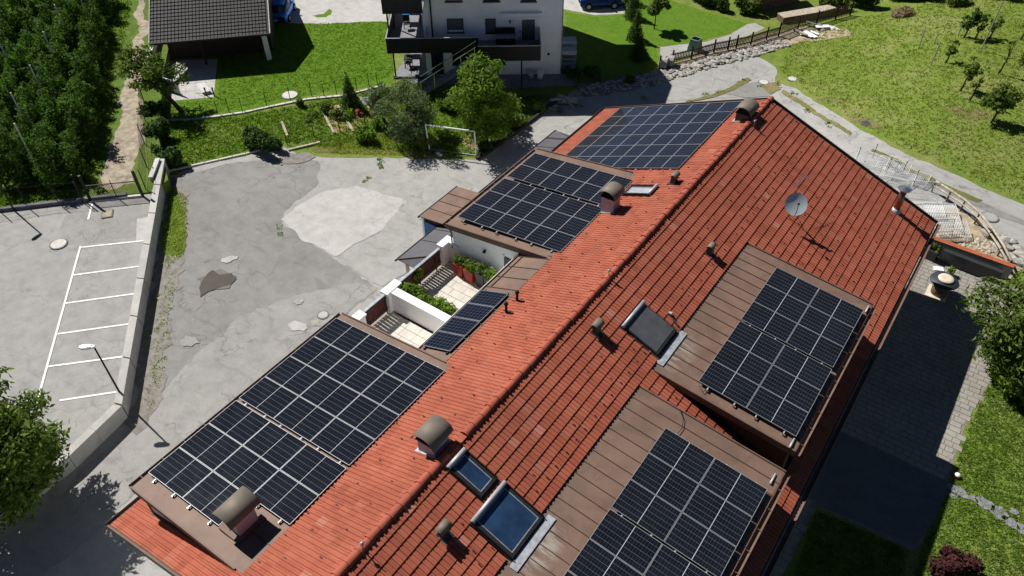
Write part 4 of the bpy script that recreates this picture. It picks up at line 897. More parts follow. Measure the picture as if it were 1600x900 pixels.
MB().bar(a+Vector((0, .22, .35)), b+Vector((0, .22, .35)), .22, .9).build('wall', 'conc_wall', e)
for i in range(8): p, q = a.lerp(b, i/8), a.lerp(b, (i+.99)/8); MB().bar(p+Vector((0, .22, .83)), q+Vector((0, .22, .83)), .30, .06).build('coping_slab', 'orange', e)

# racks of white wire, the curved railing and rubble at the far corner
def grid(c, ang, tilt, w=1.7, hz=.95, label='', roll=0, n=20):
    e = empty('wire_rack', c, label, 'wire rack', 'white wire racks'); m = MB(); k = MB(); R = Matrix.Rotation(ang, 3, 'Z') @ Matrix.Rotation(roll, 3, 'Y') @ Matrix.Rotation(tilt, 3, 'X')
    g = lambda x, y, z=0: R @ Vector((x, y, z))
    for a, b in (((-w/2, 0), (w/2, 0)), ((w/2, 0), (w/2, hz)), ((w/2, hz), (-w/2, hz)), ((-w/2, hz), (-w/2, 0))): m.tube([g(*a), g(*b)], .022, 5)
    for i in range(1, n): x = -w/2+w*i/n; k.tube([g(x, 0), g(x, hz)], .011, 4, False)
    for z in (.33, .66): k.tube([g(-w/2, hz*z), g(w/2, hz*z)], .008, 4, False)
    for x in (-w/2, w/2): m.tube([g(x, 0), g(x, .1, -.45)], .018, 5)
    o = m.build('rack_frame', 'alu2', None); o.parent = e; o = k.build('wires', 'alu2', None); o.parent = e; tag(o, kind='stuff'); return e
for i, (px, py, an_, ti, ro) in enumerate([(1358, 258, .03, .30, 0), (1368, 272, -.05, 1.15, .03), (1392, 268, .02, .25, 0), (1398, 286, .04, .35, .03), (1420, 284, -.03, .25, 0), (1440, 312, .55, 1.0, .06), (1452, 338, .62, .35, .02), (1474, 342, .58, .30, 0), (1462, 372, .70, 1.1, .05), (1492, 372, .66, .40, 0), (1478, 358, .60, .35, .02)]):
    grid(G(px, py, .25), an_, ti, 1.75, 1.0, 'white wire rack %s' % ['at the road end of the heap, beside the knobbed posts', 'lying flat, second from the road end', 'upright, in the middle of the road end group', 'against the roof edge, road end group', 'nearest the metal flue', 'flat, just beyond the roof corner', 'nearest the roof corner, heap inside the curved railing', 'upright in the middle of the railing bend', 'flat against the orange wall coping', 'lowest in the heap, over the orange coping', 'crosswise in the middle of the railing bend'][i], ro)
for k, (px, py) in enumerate([(1337, 245), (1363, 240), (1385, 262), (1408, 268), (1426, 282)]):
    b = G(px, py+8); e = empty('rack_post', b, 'thin dark post standing among the white wire racks', 'post', 'rack posts'); MB().tube([b, b+Vector((0, 0, 1.0))], .02, 6).build('rod', 'black', e); MB().lathe(b+Vector((0, 0, 1.0)), [(.03, 0), (.03, .05)], 8).build('knob', 'black', e)
RL_ = [G(*p) for p in [(1455, 300), (1478, 315), (1500, 330), (1522, 350), (1542, 375), (1558, 400), (1570, 425)]]
e = empty('curved_railing', RL_[3], 'curved low railing of pale rails along the bend of the road', 'railing')
for z, r_ in ((.45, .055), (.75, .065)): MB().tube([p+Vector((0, 0, z)) for p in RL_], r_, 7).build('handrail', 'palewood', e, True)
for p in RL_: MB().tube([p-Vector((0, 0, .1)), p+Vector((0, 0, .8))], .05, 7).build('post', 'wood', e)
def stones(L, n, s0, s1, seed, spread, name, label=None, grp=None, mat='stone', z0=0.0, stuff=True, asp=.6):
    r = random.Random(seed); allm = MB(); P = [G(*p) for p in L]; seg = [(P[i], P[i+1]) for i in range(len(P)-1)]; W_ = [(b-a).length for a, b in seg]
    ico = [(0, 0, 1), (.9, 0, .4), (.3, .85, .4), (-.75, .5, .4), (-.7, -.55, .4), (.3, -.85, .4), (.7, .5, -.5), (-.3, .8, -.5), (-.9, 0, -.5), (-.25, -.85, -.5), (.7, -.5, -.5), (0, 0, -1)]
    icf = [(0, 1, 2), (0, 2, 3), (0, 3, 4), (0, 4, 5), (0, 5, 1), (1, 6, 2), (2, 7, 3), (3, 8, 4), (4, 9, 5), (5, 10, 1), (2, 6, 7), (3, 7, 8), (4, 8, 9), (5, 9, 10), (1, 10, 6), (6, 11, 7), (7, 11, 8), (8, 11, 9), (9, 11, 10), (10, 11, 6)]
    for k in range(n):
        a, b = r.choices(seg, W_)[0]; p = a.lerp(b, r.random()); s = r.uniform(s0, s1); d = (b-a).normalized(); off = Vector((-d.y, d.x, 0))*r.uniform(-spread, spread)
        c = p+off; c.z = h(c.x)+s*.25+z0; an_ = r.uniform(0, 6.3); ca, sa = math.cos(an_), math.sin(an_); sx, sy, sz = s*r.uniform(.7, 1.3), s*r.uniform(.5, 1.0), s*r.uniform(.35, asp)
        vs = []
        for v in ico: x, y, z = v[0]*sx*r.uniform(.8, 1.2), v[1]*sy*r.uniform(.8, 1.2), v[2]*sz*r.uniform(.8, 1.1); vs.append((x*ca-y*sa, x*sa+y*ca, z))
        if stuff: allm.add([(v[0]+c.x, v[1]+c.y, v[2]+c.z) for v in vs], icf)
        else: o = MB().add(vs, icf).build(name, mat, None, loc=None); o.location = c; tag(o, label, 'stone', grp)
    if stuff: o = allm.build(name, mat, None); tag(o, label, 'rubble', None, 'stuff'); return o
stones([(1520, 372), (1545, 400), (1500, 385)], 160, .05, .16, 5, 1.0, 'rubble_heap', 'small rubble and debris inside the curved railing', mat='palewood')
stones([(1555, 365), (1575, 385), (1592, 405), (1610, 415)], 14, .25, .5, 6, .5, 'boulder', 'pale boulder on the bank between the curved railing and road', 'pale boulders by the road bend', 'stone', stuff=False)
# rubble wall and picket fence along the road behind
WL = [(905, 142), (960, 136), (1000, 128), (1030, 120), (1060, 113), (1100, 100), (1150, 88), (1190, 76), (1225, 66)]
stones(WL, 900, .08, .26, 7, .75, 'rubble_edge', 'loose grey and beige rubble stones banked along the edge of the road behind')
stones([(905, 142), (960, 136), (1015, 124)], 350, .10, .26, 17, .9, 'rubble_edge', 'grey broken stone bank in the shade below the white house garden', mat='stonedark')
stones([(1040, 115), (1060, 112), (1100, 100), (1150, 88), (1200, 74)], 34, .20, .36, 8, .5, 'wall_stone', 'larger flat stone on the rubble edge in front of the picket fence', 'larger stones along the rubble edge', 'stone', .05, False)
for i, (px, py) in enumerate([(1036, 107), (1046, 104)]):
    b = G(px, py); o = MB().tube([b+Vector((-.25, 0, .45)), b+Vector((.25, .12, .45))], .42, 12).build('round_bale', 'stone', None); tag(o, 'round grey stone drum, %s of two at the start of the picket fence' % ('left' if i == 0 else 'right'), 'stone drum', 'stone drums')
def picket(L, hz, label, mat='darkwood', pick=.14, ph=.85, group=None, pr_=.05, pm_='wood', name='picket_fence'):
    P = [G(*p) for p in L]; e = empty(name, P[0], label, 'fence', group); m = MB(); rl = MB()
    for i in range(len(P)-1):
        a, b = P[i], P[i+1]; MB().bb(a.x-.05, a.y-.05, a.z-.1, a.x+.05, a.y+.05, a.z+hz).build('post', mat, e)
        for z in (.25, ph-.12): rl.bar(a+Vector((0, 0, z)), b+Vector((0, 0, z)), .04, .07)
        n = max(1, int((b-a).length/pick))
        for k in range(n): c = a.lerp(b, (k+.5)/n); d = (b-a).normalized()*.035; m.hexa([c-d+Vector((-.01, -.01, .05)), c+d+Vector((-.01, -.01, .05)), c+d+Vector((.01, .01, .05)), c-d+Vector((.01, .01, .05)), c-d+Vector((-.01, -.01, ph)), c+d+Vector((-.01, -.01, ph)), c+d+Vector((.01, .01, ph)), c-d+Vector((.01, .01, ph))])
    b = P[-1]; MB().bb(b.x-.05, b.y-.05, b.z-.1, b.x+.05, b.y+.05, b.z+hz).build('post', mat, e)
    rl.build('rail', mat, e); o = m.build('pickets', pm_, e); tag(o, kind='stuff'); return e
picket([(1030, 108), (1050, 99), (1080, 92), (1115, 82), (1137, 78), (1150, 75), (1173, 70), (1197, 62), (1216, 57)], 1.1, 'brown wooden picket fence behind the rubble edge of the road')
picket([(1216, 57), (1246, 46), (1275, 38), (1305, 30), (1328, 24)], 1.2, 'darker plank fence continuing beyond the picket fence to the compost corner', 'darkwood', .16, 1.1, None, .05, 'wood', 'plank_fence')
b = G(1085, 78); e = empty('net_cage', b, 'pale green netted cage standing on the garden path behind the picket fence', 'net cage'); m = MB(); k = MB()
cs = [Vector((sx*.45, sy*.4, 0)) for sx, sy in ((-1, -1), (1, -1), (1, 1), (-1, 1))]; tops = [Vector((c.x*.75, c.y*.75, .95)) for c in cs]
for i in range(4): m.tube([b+cs[i], b+tops[i]], .03, 5); m.tube([b+tops[i], b+tops[(i+1) % 4]], .03, 5); k.add([b+cs[i], b+cs[(i+1) % 4], b+tops[(i+1) % 4], b+tops[i]], [(0, 1, 2, 3)])
m.build('cage_frame', 'flash', e); k.build('netting', 'net', e)
def pile(name, px, py, items, label, cat, mats, spread, seed, grp=None):
    r = random.Random(seed); b = G(px, py); e = empty(name, b, label, cat, grp)
    for i in range(items):
        c = b+Vector((r.uniform(-spread, spread), r.uniform(-spread*.6, spread*.6), .06+i*.035)); L = r.uniform(.7, 1.5); a = r.uniform(-.6, .9)
        MB().bar(c-Vector((math.cos(a)*L/2, math.sin(a)*L/2, r.uniform(-.1, .1))), c+Vector((math.cos(a)*L/2, math.sin(a)*L/2, r.uniform(-.1, .1))), r.uniform(.12, .5), .04).build('board', mats[i % len(mats)], e)
    return e
pile('scrap_pile', 886, 160, 9, 'pile of pale boards and stone scraps at the road edge, left of the house', 'scrap pile', ['palewood', 'cover', 'stone'], .75, 5)
pile('scrap_pile', 868, 172, 5, 'few grey boards lying by the garden kerb near the scrap pile', 'boards', ['stone', 'stonedark'], .5, 6)
pile('scrap_pile', 1258, 54, 6, 'stack of large white boards lying in the meadow below the plank fence', 'board stack', ['white', 'palewood', 'white'], .8, 9)
pile('scrap_pile', 1290, 43, 7, 'heap of white and grey scrap with curved pieces on the grass', 'scrap pile', ['white', 'flash', 'cover'], .9, 10)
b = G(1250, 28); e = empty('cold_frame', b, 'long low frame with straw coloured cover inside the plank fence', 'cold frame'); a = (G(1300, 22)-G(1205, 38)).normalized()
for i in range(3): c = G(1215+i*30, 36-i*5, 0)+Vector((0, .4, 0)); MB().bar(c+Vector((0, 0, .5)), c+a*2.6+Vector((0, 0, .5)), 1.0, .05).build('cover_panel', 'palewood', e); MB().bar(c+Vector((0, 0, .22)), c+a*2.6+Vector((0, 0, .22)), .9, .44).build('frame_box', 'wood', e)
b = G(1208, 14); e = empty('shed', b, 'low shed with a ribbed pale roof at the top edge, behind the cold frame', 'shed'); d = a; n_ = Vector((-d.y, d.x, 0)); m = MB()
for i in range(16): p = b-d*2.2+d*(i*.30); MB().hexa([p+Vector((0, 0, 2.0)), p+d*.27+Vector((0, 0, 2.0)), p+d*.27+n_*2.6+Vector((0, 0, 2.5)), p+n_*2.6+Vector((0, 0, 2.5)), p+Vector((0, 0, 2.05)), p+d*.27+Vector((0, 0, 2.05)), p+d*.27+n_*2.6+Vector((0, 0, 2.55)), p+n_*2.6+Vector((0, 0, 2.55))]).build('roof_sheet', 'palewood', e)
p = b-d*2.0+n_*.15; MB().prism([(p.x, p.y), (p.x+d.x*4.2, p.y+d.y*4.2), (p.x+d.x*4.2+n_.x*2.3, p.y+d.y*4.2+n_.y*2.3), (p.x+n_.x*2.3, p.y+n_.y*2.3)], 0, 2.0).build('wall', 'wood', e)
b = G(1409, 24); e = empty('compost_heap', b, 'heap of reddish brown cuttings at the top edge beside dark bushes', 'heap'); V, F_ = leaves([(0, 0, .25, 1.0, .8, .5), (.2, .1, .5, .6, .5, .3)], 900, .12, asp=.2); link('cuttings', mesh_np('cuttings', V, F_, 'straw'), e); MB().lathe(b, [(.8, -.05), (.6, .25), (.3, .5), (.1, .58)], 14).build('heap_core', 'wood', e, True)

# manhole covers and grates
def cover(px, py, r_, label, m_='cover', z=None, dz=.02, n=20, square=False):
    c = (G(px, py) if z is None else Z(px, py, z)); c = Vector((c.x, c.y, (h(c.x) if z is None else z)+dz)); e = empty('manhole_cover', c, label, 'manhole cover', 'manhole covers')
    if square: MB().box(c+Vector((0, 0, .03)), (r_*2, r_*1.6, .03), -.65).build('lid', m_, e); MB().box(c+Vector((0, 0, .022)), (r_*2+.12, r_*1.6+.12, .02), -.65).build('rim', 'stonedark', e)
    else: MB().lathe(c, [(r_, .0), (r_, .045)], n).build('lid', m_, e); MB().lathe(c, [(r_+.07, 0), (r_+.07, .03)], n).build('rim', 'stonedark', e)
for a in [(1193, 129, .34, 'pale round manhole cover in the road behind the ridge end, left of two'), (1238, 124, .32, 'pale round manhole cover at the meadow edge, right of two'), (1546, 340, .40, 'grey round manhole cover in the road right of the curved railing', 'asp_road'),
          (453, 149, .55, 'white oval garden lid in the lawn beside the wire fence'), (92, 382, .42, 'pale round manhole cover beside the parking bays', 'cover', .72), (505, 493, .25, 'small pale manhole cover in the yard near the terrace', 'conc_white')]:
    cover(*a[:4], *(a[4:5] or ('cover',)), *(a[5:6] or (None,)))
cover(168, 335, .32, 'square rusty cover in the car park by the gate', 'dirt', .72, .02, 4, True); cover(1354, 194, .30, 'dark rectangular drain grate at the meadow side of the road', 'darkcover', None, .02, 4, True)

# ------------------------------------------------------------------ car park edge: gate, fence posts, lamps
def post_fence(name, L, z, hz, label, rad=.03, m_='black', wires=3, group=None, lean=.0, top=False, net=None):
    P = [(Z(*p, z) if z is not None else G(*p)) for p in L]; e = empty(name, P[0], label, 'fence', group)
    for p in P: MB().tube([p-Vector((0, 0, .1)), p+Vector((lean, 0, hz))], rad, 6).build('post', m_, e)
    w = MB()
    for i in range(len(P)-1):
        for k in range(wires): zz_ = Vector((0, 0, hz*(.15+.8*k/max(1, wires-1)))); w.tube([P[i]+zz_, P[i+1]+zz_], .008 if not top else .012, 4, False)
    if wires: w.build('wire', 'darkgrey', e)
    if net:
        k = MB()
        for i in range(len(P)-1):
            n = int((P[i+1]-P[i]).length/net)
            for j in range(n): q = P[i].lerp(P[i+1], j/n); r_ = P[i].lerp(P[i+1], min(1, (j+hz/net)/n)); k.tube([q+Vector((0, 0, .05)), q+Vector((0, 0, hz*.95))], .005, 3, False)
            for j in range(1, int(hz/net)): zz_ = Vector((0, 0, j*net)); k.tube([P[i]+zz_, P[i+1]+zz_], .005, 3, False)
        o = k.build('netting', 'darkgrey', e); tag(o, kind='stuff')
    return e
post_fence('wire_fence', [(-60, 352), (0, 329), (42, 321), (90, 315), (128, 313)], .9, 1.35, 'wire fence of thin black posts along the kerb of the car park', .028, 'black', 3)
g = empty('gate', Z(180, 310, .85), 'low black barred gate between the car park and the dirt track', 'gate')
ga, gb = Z(141, 312, .85), Z(222, 304, .85); n = 34; m = MB()
for i in range(1, n): p = ga.lerp(gb, i/n); m.tube([p+Vector((0, 0, .08)), p+Vector((0, 0, 1.0))], .011, 4)
tag(m.build('bars', 'black', g), kind='stuff'); MB().bar(ga+Vector((0, 0, 1.0)), gb+Vector((0, 0, 1.0)), .04, .05).build('top_rail', 'black', g); MB().bar(ga+Vector((0, 0, .1)), gb+Vector((0, 0, .1)), .04, .05).build('bottom_rail', 'black', g)
for p, q_ in ((ga, 'left'), (gb, 'right')): MB().bb(p.x-.07, p.y-.07, .5, p.x+.07, p.y+.07, p.z+1.75).build('gate_post', 'black', g)
MB().bb(ga.x-.5, ga.y-.25, .5, ga.x-.42, ga.y-.17, ga.z+1.75).build('gate_post', 'black', g); MB().bar(ga-Vector((0, 0, .1)), gb-Vector((0, 0, .1)), .25, .14).build('sill', 'cover', g)
o = post_fence('lone_post', [(182, 307)], .85, 1.25, 'thin black post standing in the middle of the gate', .022, 'black', 0); o['category'] = 'post'
e = empty('garden_wall', (-32.0, 19.5, 0), 'short grey wall with pale curved coping beside the gate', 'wall'); MB().bar((-33.2, 20.4, .6), (-31.9, 18.9, .6), .2, 1.1).build('wall', 'conc_wall', e); MB().bar((-33.25, 20.4, 1.19), (-31.85, 18.85, 1.19), .28, .07).build('coping', 'cover', e)
post_fence('track_fence', [(228, 296), (230, 262), (226, 225), (228, 190), (226, 160)], TZ, 1.5, 'dark netted fence along the right side of the dirt track', .03, 'black', 3, None, 0, False, .20)
def lamp(b, hz, label, dirx):
    e = empty('street_lamp', b, label, 'street lamp', 'car park street lamps'); t = b+Vector((0, 0, hz)); MB().tube([b-Vector((0, 0, .2)), b+Vector((0, 0, .5)), t], [.055, .05, .035], 10).build('pole', 'black', e, True)
    d = Vector((dirx[0], dirx[1], 0)).normalized(); n = Vector((-d.y, d.x, 0)); q = t+Vector((0, 0, .03)); P = []
    for z, k in ((0, 1.0), (.07, .8)):
        for a, w in ((-.05, .07), (.18, .14), (.48, .15), (.62, .07)): P += [q+d*a+n*w*k+Vector((0, 0, z)), q+d*a-n*w*k+Vector((0, 0, z))]
    m = MB(); m.add(P, [(0, 2, 3, 1), (2, 4, 5, 3), (4, 6, 7, 5), (9, 11, 10, 8), (11, 13, 12, 10), (13, 15, 14, 12), (0, 8, 10, 2), (2, 10, 12, 4), (4, 12, 14, 6), (3, 11, 9, 1), (5, 13, 11, 3), (7, 15, 13, 5), (1, 9, 8, 0), (6, 14, 15, 7)]); m.build('lamp_head', 'lamp', e)
    MB().box(q+d*.2+Vector((0, 0, .08)), (.2, .16, .03), math.atan2(d.y, d.x)).build('sensor_box', 'flash', e); return e
lamp(Vector((-18.97, 7.75, .3)), 3.62, 'street lamp with pale flat head standing at the corner of the retaining wall', (-.8, -.62))
lamp(Z(23, 330, .72), 3.55, 'street lamp at the left edge by the kerb fence', (.2, -.9))
# garden fences
post_fence('wire_fence', [(318, 183), (341, 179), (358, 175), (379, 174), (417, 166), (454, 158), (487, 150), (507, 152), (526, 147), (558, 142), (577, 136), (590, 134)], None, 1.1, 'thin post fence between the mown lawn and the vegetable beds', .028, 'black', 2)
post_fence('low_garden_rail', [(449, 226), (491, 214), (532, 208), (572, 201)], None, .95, 'low brown metal rail fence in front of the vegetable beds', .035, 'darkwood', 2, None, 0, True)
post_fence('wire_fence', [(622, 236), (648, 238), (706, 236), (736, 240)], None, .9, 'thin wire fence behind the goal', .02, 'darkgrey', 2)
post_fence('wire_fence', [(800, 142), (840, 152), (868, 142), (900, 138), (960, 125), (1000, 118)], None, 1.0, 'wire fence below the white house garden', .02, 'darkgrey', 2, None, 0, False, .15)
post_fence('wire_fence', [(768, 232), (800, 208), (838, 180), (866, 158)], None, .9, 'thin wire fence on the kerb left of the road', .02, 'darkgrey', 2, None, 0, False, .15)
kb = empty('garden_kerb', G(800, 205), 'dark low kerb between the hedge and the road left of the house', 'kerb'); P = [G(*p) for p in [(745, 250), (768, 236), (800, 212), (838, 184), (870, 158)]]
for a, b in zip(P[:-1], P[1:]):
    for i in range(3): MB().bar(a.lerp(b, i/3)+Vector((0, 0, .1)), a.lerp(b, (i+.98)/3)+Vector((0, 0, .1)), .18, .24).build('kerb_stone', 'darkwood', kb)
for L, lab, wd in (([(232, 190), (300, 188), (380, 177), (430, 166), (480, 156), (540, 150), (600, 134)], 'row of pale edging stones under the lawn fence', .2), ([(262, 268), (300, 260), (385, 241), (440, 226)], 'pale kerb edging between the garden and the yard', .14)):
    P = [G(*p) for p in L]; kb = empty('edging', P[0], lab, 'kerb')
    for a, b in zip(P[:-1], P[1:]):
        k = max(1, int((b-a).length/.7))
        for i in range(k): MB().bar(a.lerp(b, i/k)+Vector((0, 0, .04)), a.lerp(b, (i+.94)/k)+Vector((0, 0, .04)), wd*random.uniform(.8, 1.1), .12).build('edging_stone', 'cover', kb)
for i, (a, b, lab) in enumerate([((501, 168), (522, 208), 'leftmost pale plank edging the vegetable beds'), ((528, 165), (552, 205), 'middle pale plank edging the vegetable beds'), ((563, 152), (585, 178), 'pale plank beside the grey bed cover'), ((580, 148), (600, 176), 'rightmost pale plank by the bushy tree'), ((440, 190), (449, 212), 'pale plank leaning at the end of the low rail'), ((450, 234), (500, 222), 'long plank lying in front of the low rail')]):
    A, B = G(*a, .08), G(*b, .08); tag(MB().bar(A, B, .16, .08).build('plank', 'palewood', None), lab, 'plank', 'pale planks in the vegetable garden')
A = G(574, 158, .1); tag(MB().box(A, (1.1, .8, .10), -.5).build('bed_cover', 'slab', None), 'grey flat cover on a vegetable bed behind the conifer', 'bed cover')
# football goal
gl, gr = G(671, 234), G(744, 244); d = (gr-gl).normalized(); nb = Vector((-d.y, d.x, 0)); e = empty('football_goal', gl.lerp(gr, .5), 'small white football goal frame standing at the edge of the yard', 'football goal')
hz = 1.9; MB().tube([gl, gl+Vector((0, 0, hz))-d*.12], .05, 8).build('post', 'white', e); MB().tube([gr, gr+Vector((0, 0, hz))-d*.05], .05, 8).build('post', 'white', e)
MB().tube([gl+Vector((0, 0, hz))-d*.12, gr+Vector((0, 0, hz))-d*.05], .05, 8).build('crossbar', 'white', e); MB().tube([gl+Vector((0, 0, .06)), gr+Vector((0, 0, .06))], .04, 8).build('ground_bar', 'flash', e)
for p in (gl, gr): MB().tube([p+Vector((0, 0, .06)), p+nb*.9+Vector((0, 0, .05))], .025, 6).build('side_bar', 'flash', e)
o = MB().box(G(686, 242)+Vector((0, 0, .06)), (.45, .2, .12), -.2).build('white_block', 'white', None); tag(o, 'small white block lying below the left goal post', 'block')

# ------------------------------------------------------------------ white house behind
HA, HB = G(876, 115.6), G(668, 118); hd = (HB-HA).normalized(); hn = Vector((-hd.y, hd.x, 0))
if hn.y > 0: hn = -hn
wh = empty('white_house', HA, 'white rendered house with black slatted balconies, behind the garden', 'house')
def H(u, w, z): return HA+hd*u+hn*w+Vector((0, 0, z))
def hbox(u0, u1, w0, w1, z0, z1, name, m, par=None):
    P = [H(u0, w0, z0), H(u1, w0, z0), H(u1, w1, z0), H(u0, w1, z0), H(u0, w0, z1), H(u1, w0, z1), H(u1, w1, z1), H(u0, w1, z1)]; return MB().hexa(P).build(name, m, par or wh)
hbox(0, 10.2, -9, 0, -.2, 8.6, 'wall', 'plaster')
rf = MB().hexa([H(-.8, .9, 8.5), H(11, .9, 8.5), H(11, -4.5, 10.6), H(-.8, -4.5, 10.6), H(-.8, .9, 8.7), H(11, .9, 8.7), H(11, -4.5, 10.8), H(-.8, -4.5, 10.8)]).build('roof', 'rooftile2', wh)
MB().hexa([H(-.8, -4.51, 10.6), H(11, -4.51, 10.6), H(11, -9.9, 8.5), H(-.8, -9.9, 8.5), H(-.8, -4.51, 10.8), H(11, -4.51, 10.8), H(11, -9.9, 8.7), H(-.8, -9.9, 8.7)]).build('roof_slope', 'rooftile2', rf)
def win(u0, u1, z0, z1, kind='window', m='winglass'):
    fr_ = hbox(u0, u1, .0, .04, z0, z1, kind, 'winframe'); hbox(u0+.06, u1-.06, .041, .05, z0+.06, z1-.06, 'pane', m, fr_); hbox(u0-.05, u1+.05, .0, .09, z0-.07, z0-.001, 'sill', 'winframe', fr_); return fr_
w1 = win(7.24, 8.44, 3.46, 4.5, 'window', 'shutter'); hbox(7.3, 8.38, .051, .06, 3.50, 3.66, 'pane', 'white', w1)
win(4.89, 5.65, 3.38, 4.46, 'window', 'shutter'); win(7.26, 8.45, 5.76, 6.9); win(4.57, 5.75, 5.73, 6.9); win(1.96, 3.06, 5.7, 6.9); win(8.9, 9.8, .2, 2.2, 'door', 'winglass'); win(4.2, 8.2, .9, 1.9)
hbox(2.04, 2.98, .0, .05, 2.75, 4.5, 'door', 'shutter'); hbox(1.55, 4.45, .0, .35, 4.72, 4.95, 'awning_box', 'white'); hbox(1.62, 4.38, .05, .42, 4.55, 4.719, 'awning_lip', 'white')
MB().tube([H(3.85, .02, 4.35), H(3.85, .15, 4.35), H(3.85, .15, 4.15)], .05, 7).build('wall_lantern', 'black', wh)
for u, z in ((3.12, 3.45), (3.12, 2.95)): MB().tube([H(u, 0, z), H(u, .04, z)], .06, 10).build('wall_plate', 'black', wh)
MB().tube([H(.98, 0, 1.67), H(.98, .05, 1.67)], .10, 12).build('vent_cover', 'black', wh); MB().tube([H(9.55, .10, 0), H(9.55, .10, 8.4)], .06, 7).build('downpipe', 'black', wh); MB().tube([H(.02, .03, 0), H(.02, .03, 8.4)], .04, 6).build('corner_strip', 'flash', wh)
MB().tube([H(9.95, .02, 3.2), H(9.95, .05, 3.9)], .02, 5).build('cable', 'black', wh)
def balcony(u0, u1, wo, z0, z1, side):
    b_ = empty('balcony', HA); b_.parent = wh; b_.location = (0, 0, 0); ORG[b_] = ORG[wh]
    hbox(u0, u1, 0.01, wo, z0, z0+.18, 'floor_slab', 'slab', b_); n = int((z1-z0)/.11)
    for i in range(n): z = z0+i*(z1-z0)/n; hbox(u0, u1, wo+.001, wo+.035, z+.004, z+(z1-z0)/n-.008, 'slat', 'darkwood' if False else 'black', b_)
    hbox(u0-.02, u1+.02, wo-.03, wo+.06, z1, z1+.04, 'handrail', 'flash', b_)
    for (u, lo) in side:
        for i in range(n): z = z0+i*(z1-z0)/n; hbox(u-.018, u+.018, lo, wo, z+.004, z+(z1-z0)/n-.008, 'slat', 'black', b_)
        hbox(u-.04, u+.04, lo, wo-.031, z1, z1+.04, 'handrail', 'flash', b_)
    return b_
B1 = balcony(6.15, 12.75, 1.75, 2.72, 3.85, [(12.75, -6.0)]); hbox(10.21, 12.73, -6, .009, 2.72, 2.9, 'floor_slab', 'slab', B1)
B2 = balcony(1.72, 6.14, 2.9, 2.62, 3.75, [(1.72, .02)])
B3 = balcony(9.95, 12.75, 1.7, 5.65, 6.9, [(12.75, -6.0)]); hbox(10.21, 12.73, -6, .009, 5.65, 5.83, 'floor_slab', 'slab', B3)
for u, w, z0, z1 in ((12.6, .1, 0, 2.71), (12.6, -2.0, 2.9, 5.64), (12.6, -5.9, 0, 5.64), (3.05, 2.3, 0, 2.61), (12.6, .9, 2.9, 5.64)): hbox(u-.05, u+.05, w-.05, w+.05, z0, z1, 'balcony_post', 'black')
hbox(10.3, 12.7, .3, .5, .02, .1, 'patio_frame', 'black')
# things on the balconies and terrace
def chair(c, rz, m='darkgrey', s=1.0, label='', name='garden_chair'):
    e = empty(name, c, label, 'chair', 'dark garden chairs'); k = MB()
    def L(x, y, z): return Vector((x*math.cos(rz)-y*math.sin(rz), x*math.sin(rz)+y*math.cos(rz), z))
    for x in (-.22, .22):
        for y in (-.22, .22): k.bar(c+L(x, y, 0), c+L(x, y, .45), .03, .03)
    k.build('leg', m, e); q = MB().hexa([c+L(*p) for p in ((-.25, -.25, .43), (.25, -.25, .43), (.25, .25, .43), (-.25, .25, .43), (-.25, -.25, .47), (.25, -.25, .47), (.25, .25, .47), (-.25, .25, .47))]); q.build('seat', m, e)
    MB().hexa([c+L(*p) for p in ((-.25, .22, .5), (.25, .22, .5), (.25, .25, .5), (-.25, .25, .5), (-.25, .30, .95), (.25, .30, .95), (.25, .33, .95), (-.25, .33, .95))]).build('backrest', m, e); return e
chair(H(11.7, -1.2, 0.02), .3, 'black', label='dark garden chair on the ground floor terrace of the white house, nearest the post'); chair(H(11.2, -.2, .02), 2.2, 'black', label='dark garden chair on the ground floor terrace, nearer the wall'); chair(H(11.6, -1.8, 2.92), .8, 'black', label='dark chair with light cushion on the first floor balcony')
def table(c, w, d, hz, label, top, rz=0.0):
    e = empty('table', c, label, 'table'); MB().box(c+Vector((0, 0, hz)), (w, d, .05), rz).build('tabletop', top, e)
    for sx in (-1, 1):
        for sy in (-1, 1): x, y = sx*(w/2-.07), sy*(d/2-.07); p = c+Vector((x*math.cos(rz)-y*math.sin(rz), x*math.sin(rz)+y*math.cos(rz), 0)); MB().bar(p, p+Vector((0, 0, hz-.025)), .05, .05).build('leg', 'black', e)
ra = math.atan2(hd.y, hd.x)
table(H(11.3, -3.0, 2.92), 1.4, .9, .74, 'blue topped table on the first floor balcony of the white house', 'blue', ra); table(H(11.4, -1.6, .02), 1.3, .8, .72, 'dark table on the ground floor terrace under the balcony', 'darkgrey', ra)
e = empty('storage_bench', H(4.1, 1.4, 2.8), 'black storage bench on the balcony left of the grey door', 'bench'); hbox_ = lambda u0, u1, w0, w1, z0, z1, n, m: MB().hexa([H(u0, w0, z0), H(u1, w0, z0), H(u1, w1, z0), H(u0, w1, z0), H(u0, w0, z1), H(u1, w0, z1), H(u1, w1, z1), H(u0, w1, z1)]).build(n, m, e)
hbox_(3.5, 4.9, .3, .9, 2.81, 3.35, 'box', 'black'); hbox_(3.48, 4.92, .28, .92, 3.351, 3.42, 'lid', 'flash'); hbox_(3.5, 4.9, .15, .27, 2.81, 3.85, 'backrest', 'black')
e = empty('planter', H(2.0, 2.3, 2.8), 'dark box planter in the balcony corner by the grey door', 'planter'); hbox_(1.8, 2.6, 2.1, 2.6, 2.81, 3.5, 'box', 'black'); hbox_(1.85, 2.55, 2.15, 2.55, 3.501, 3.62, 'shrub', 'leafhedge')
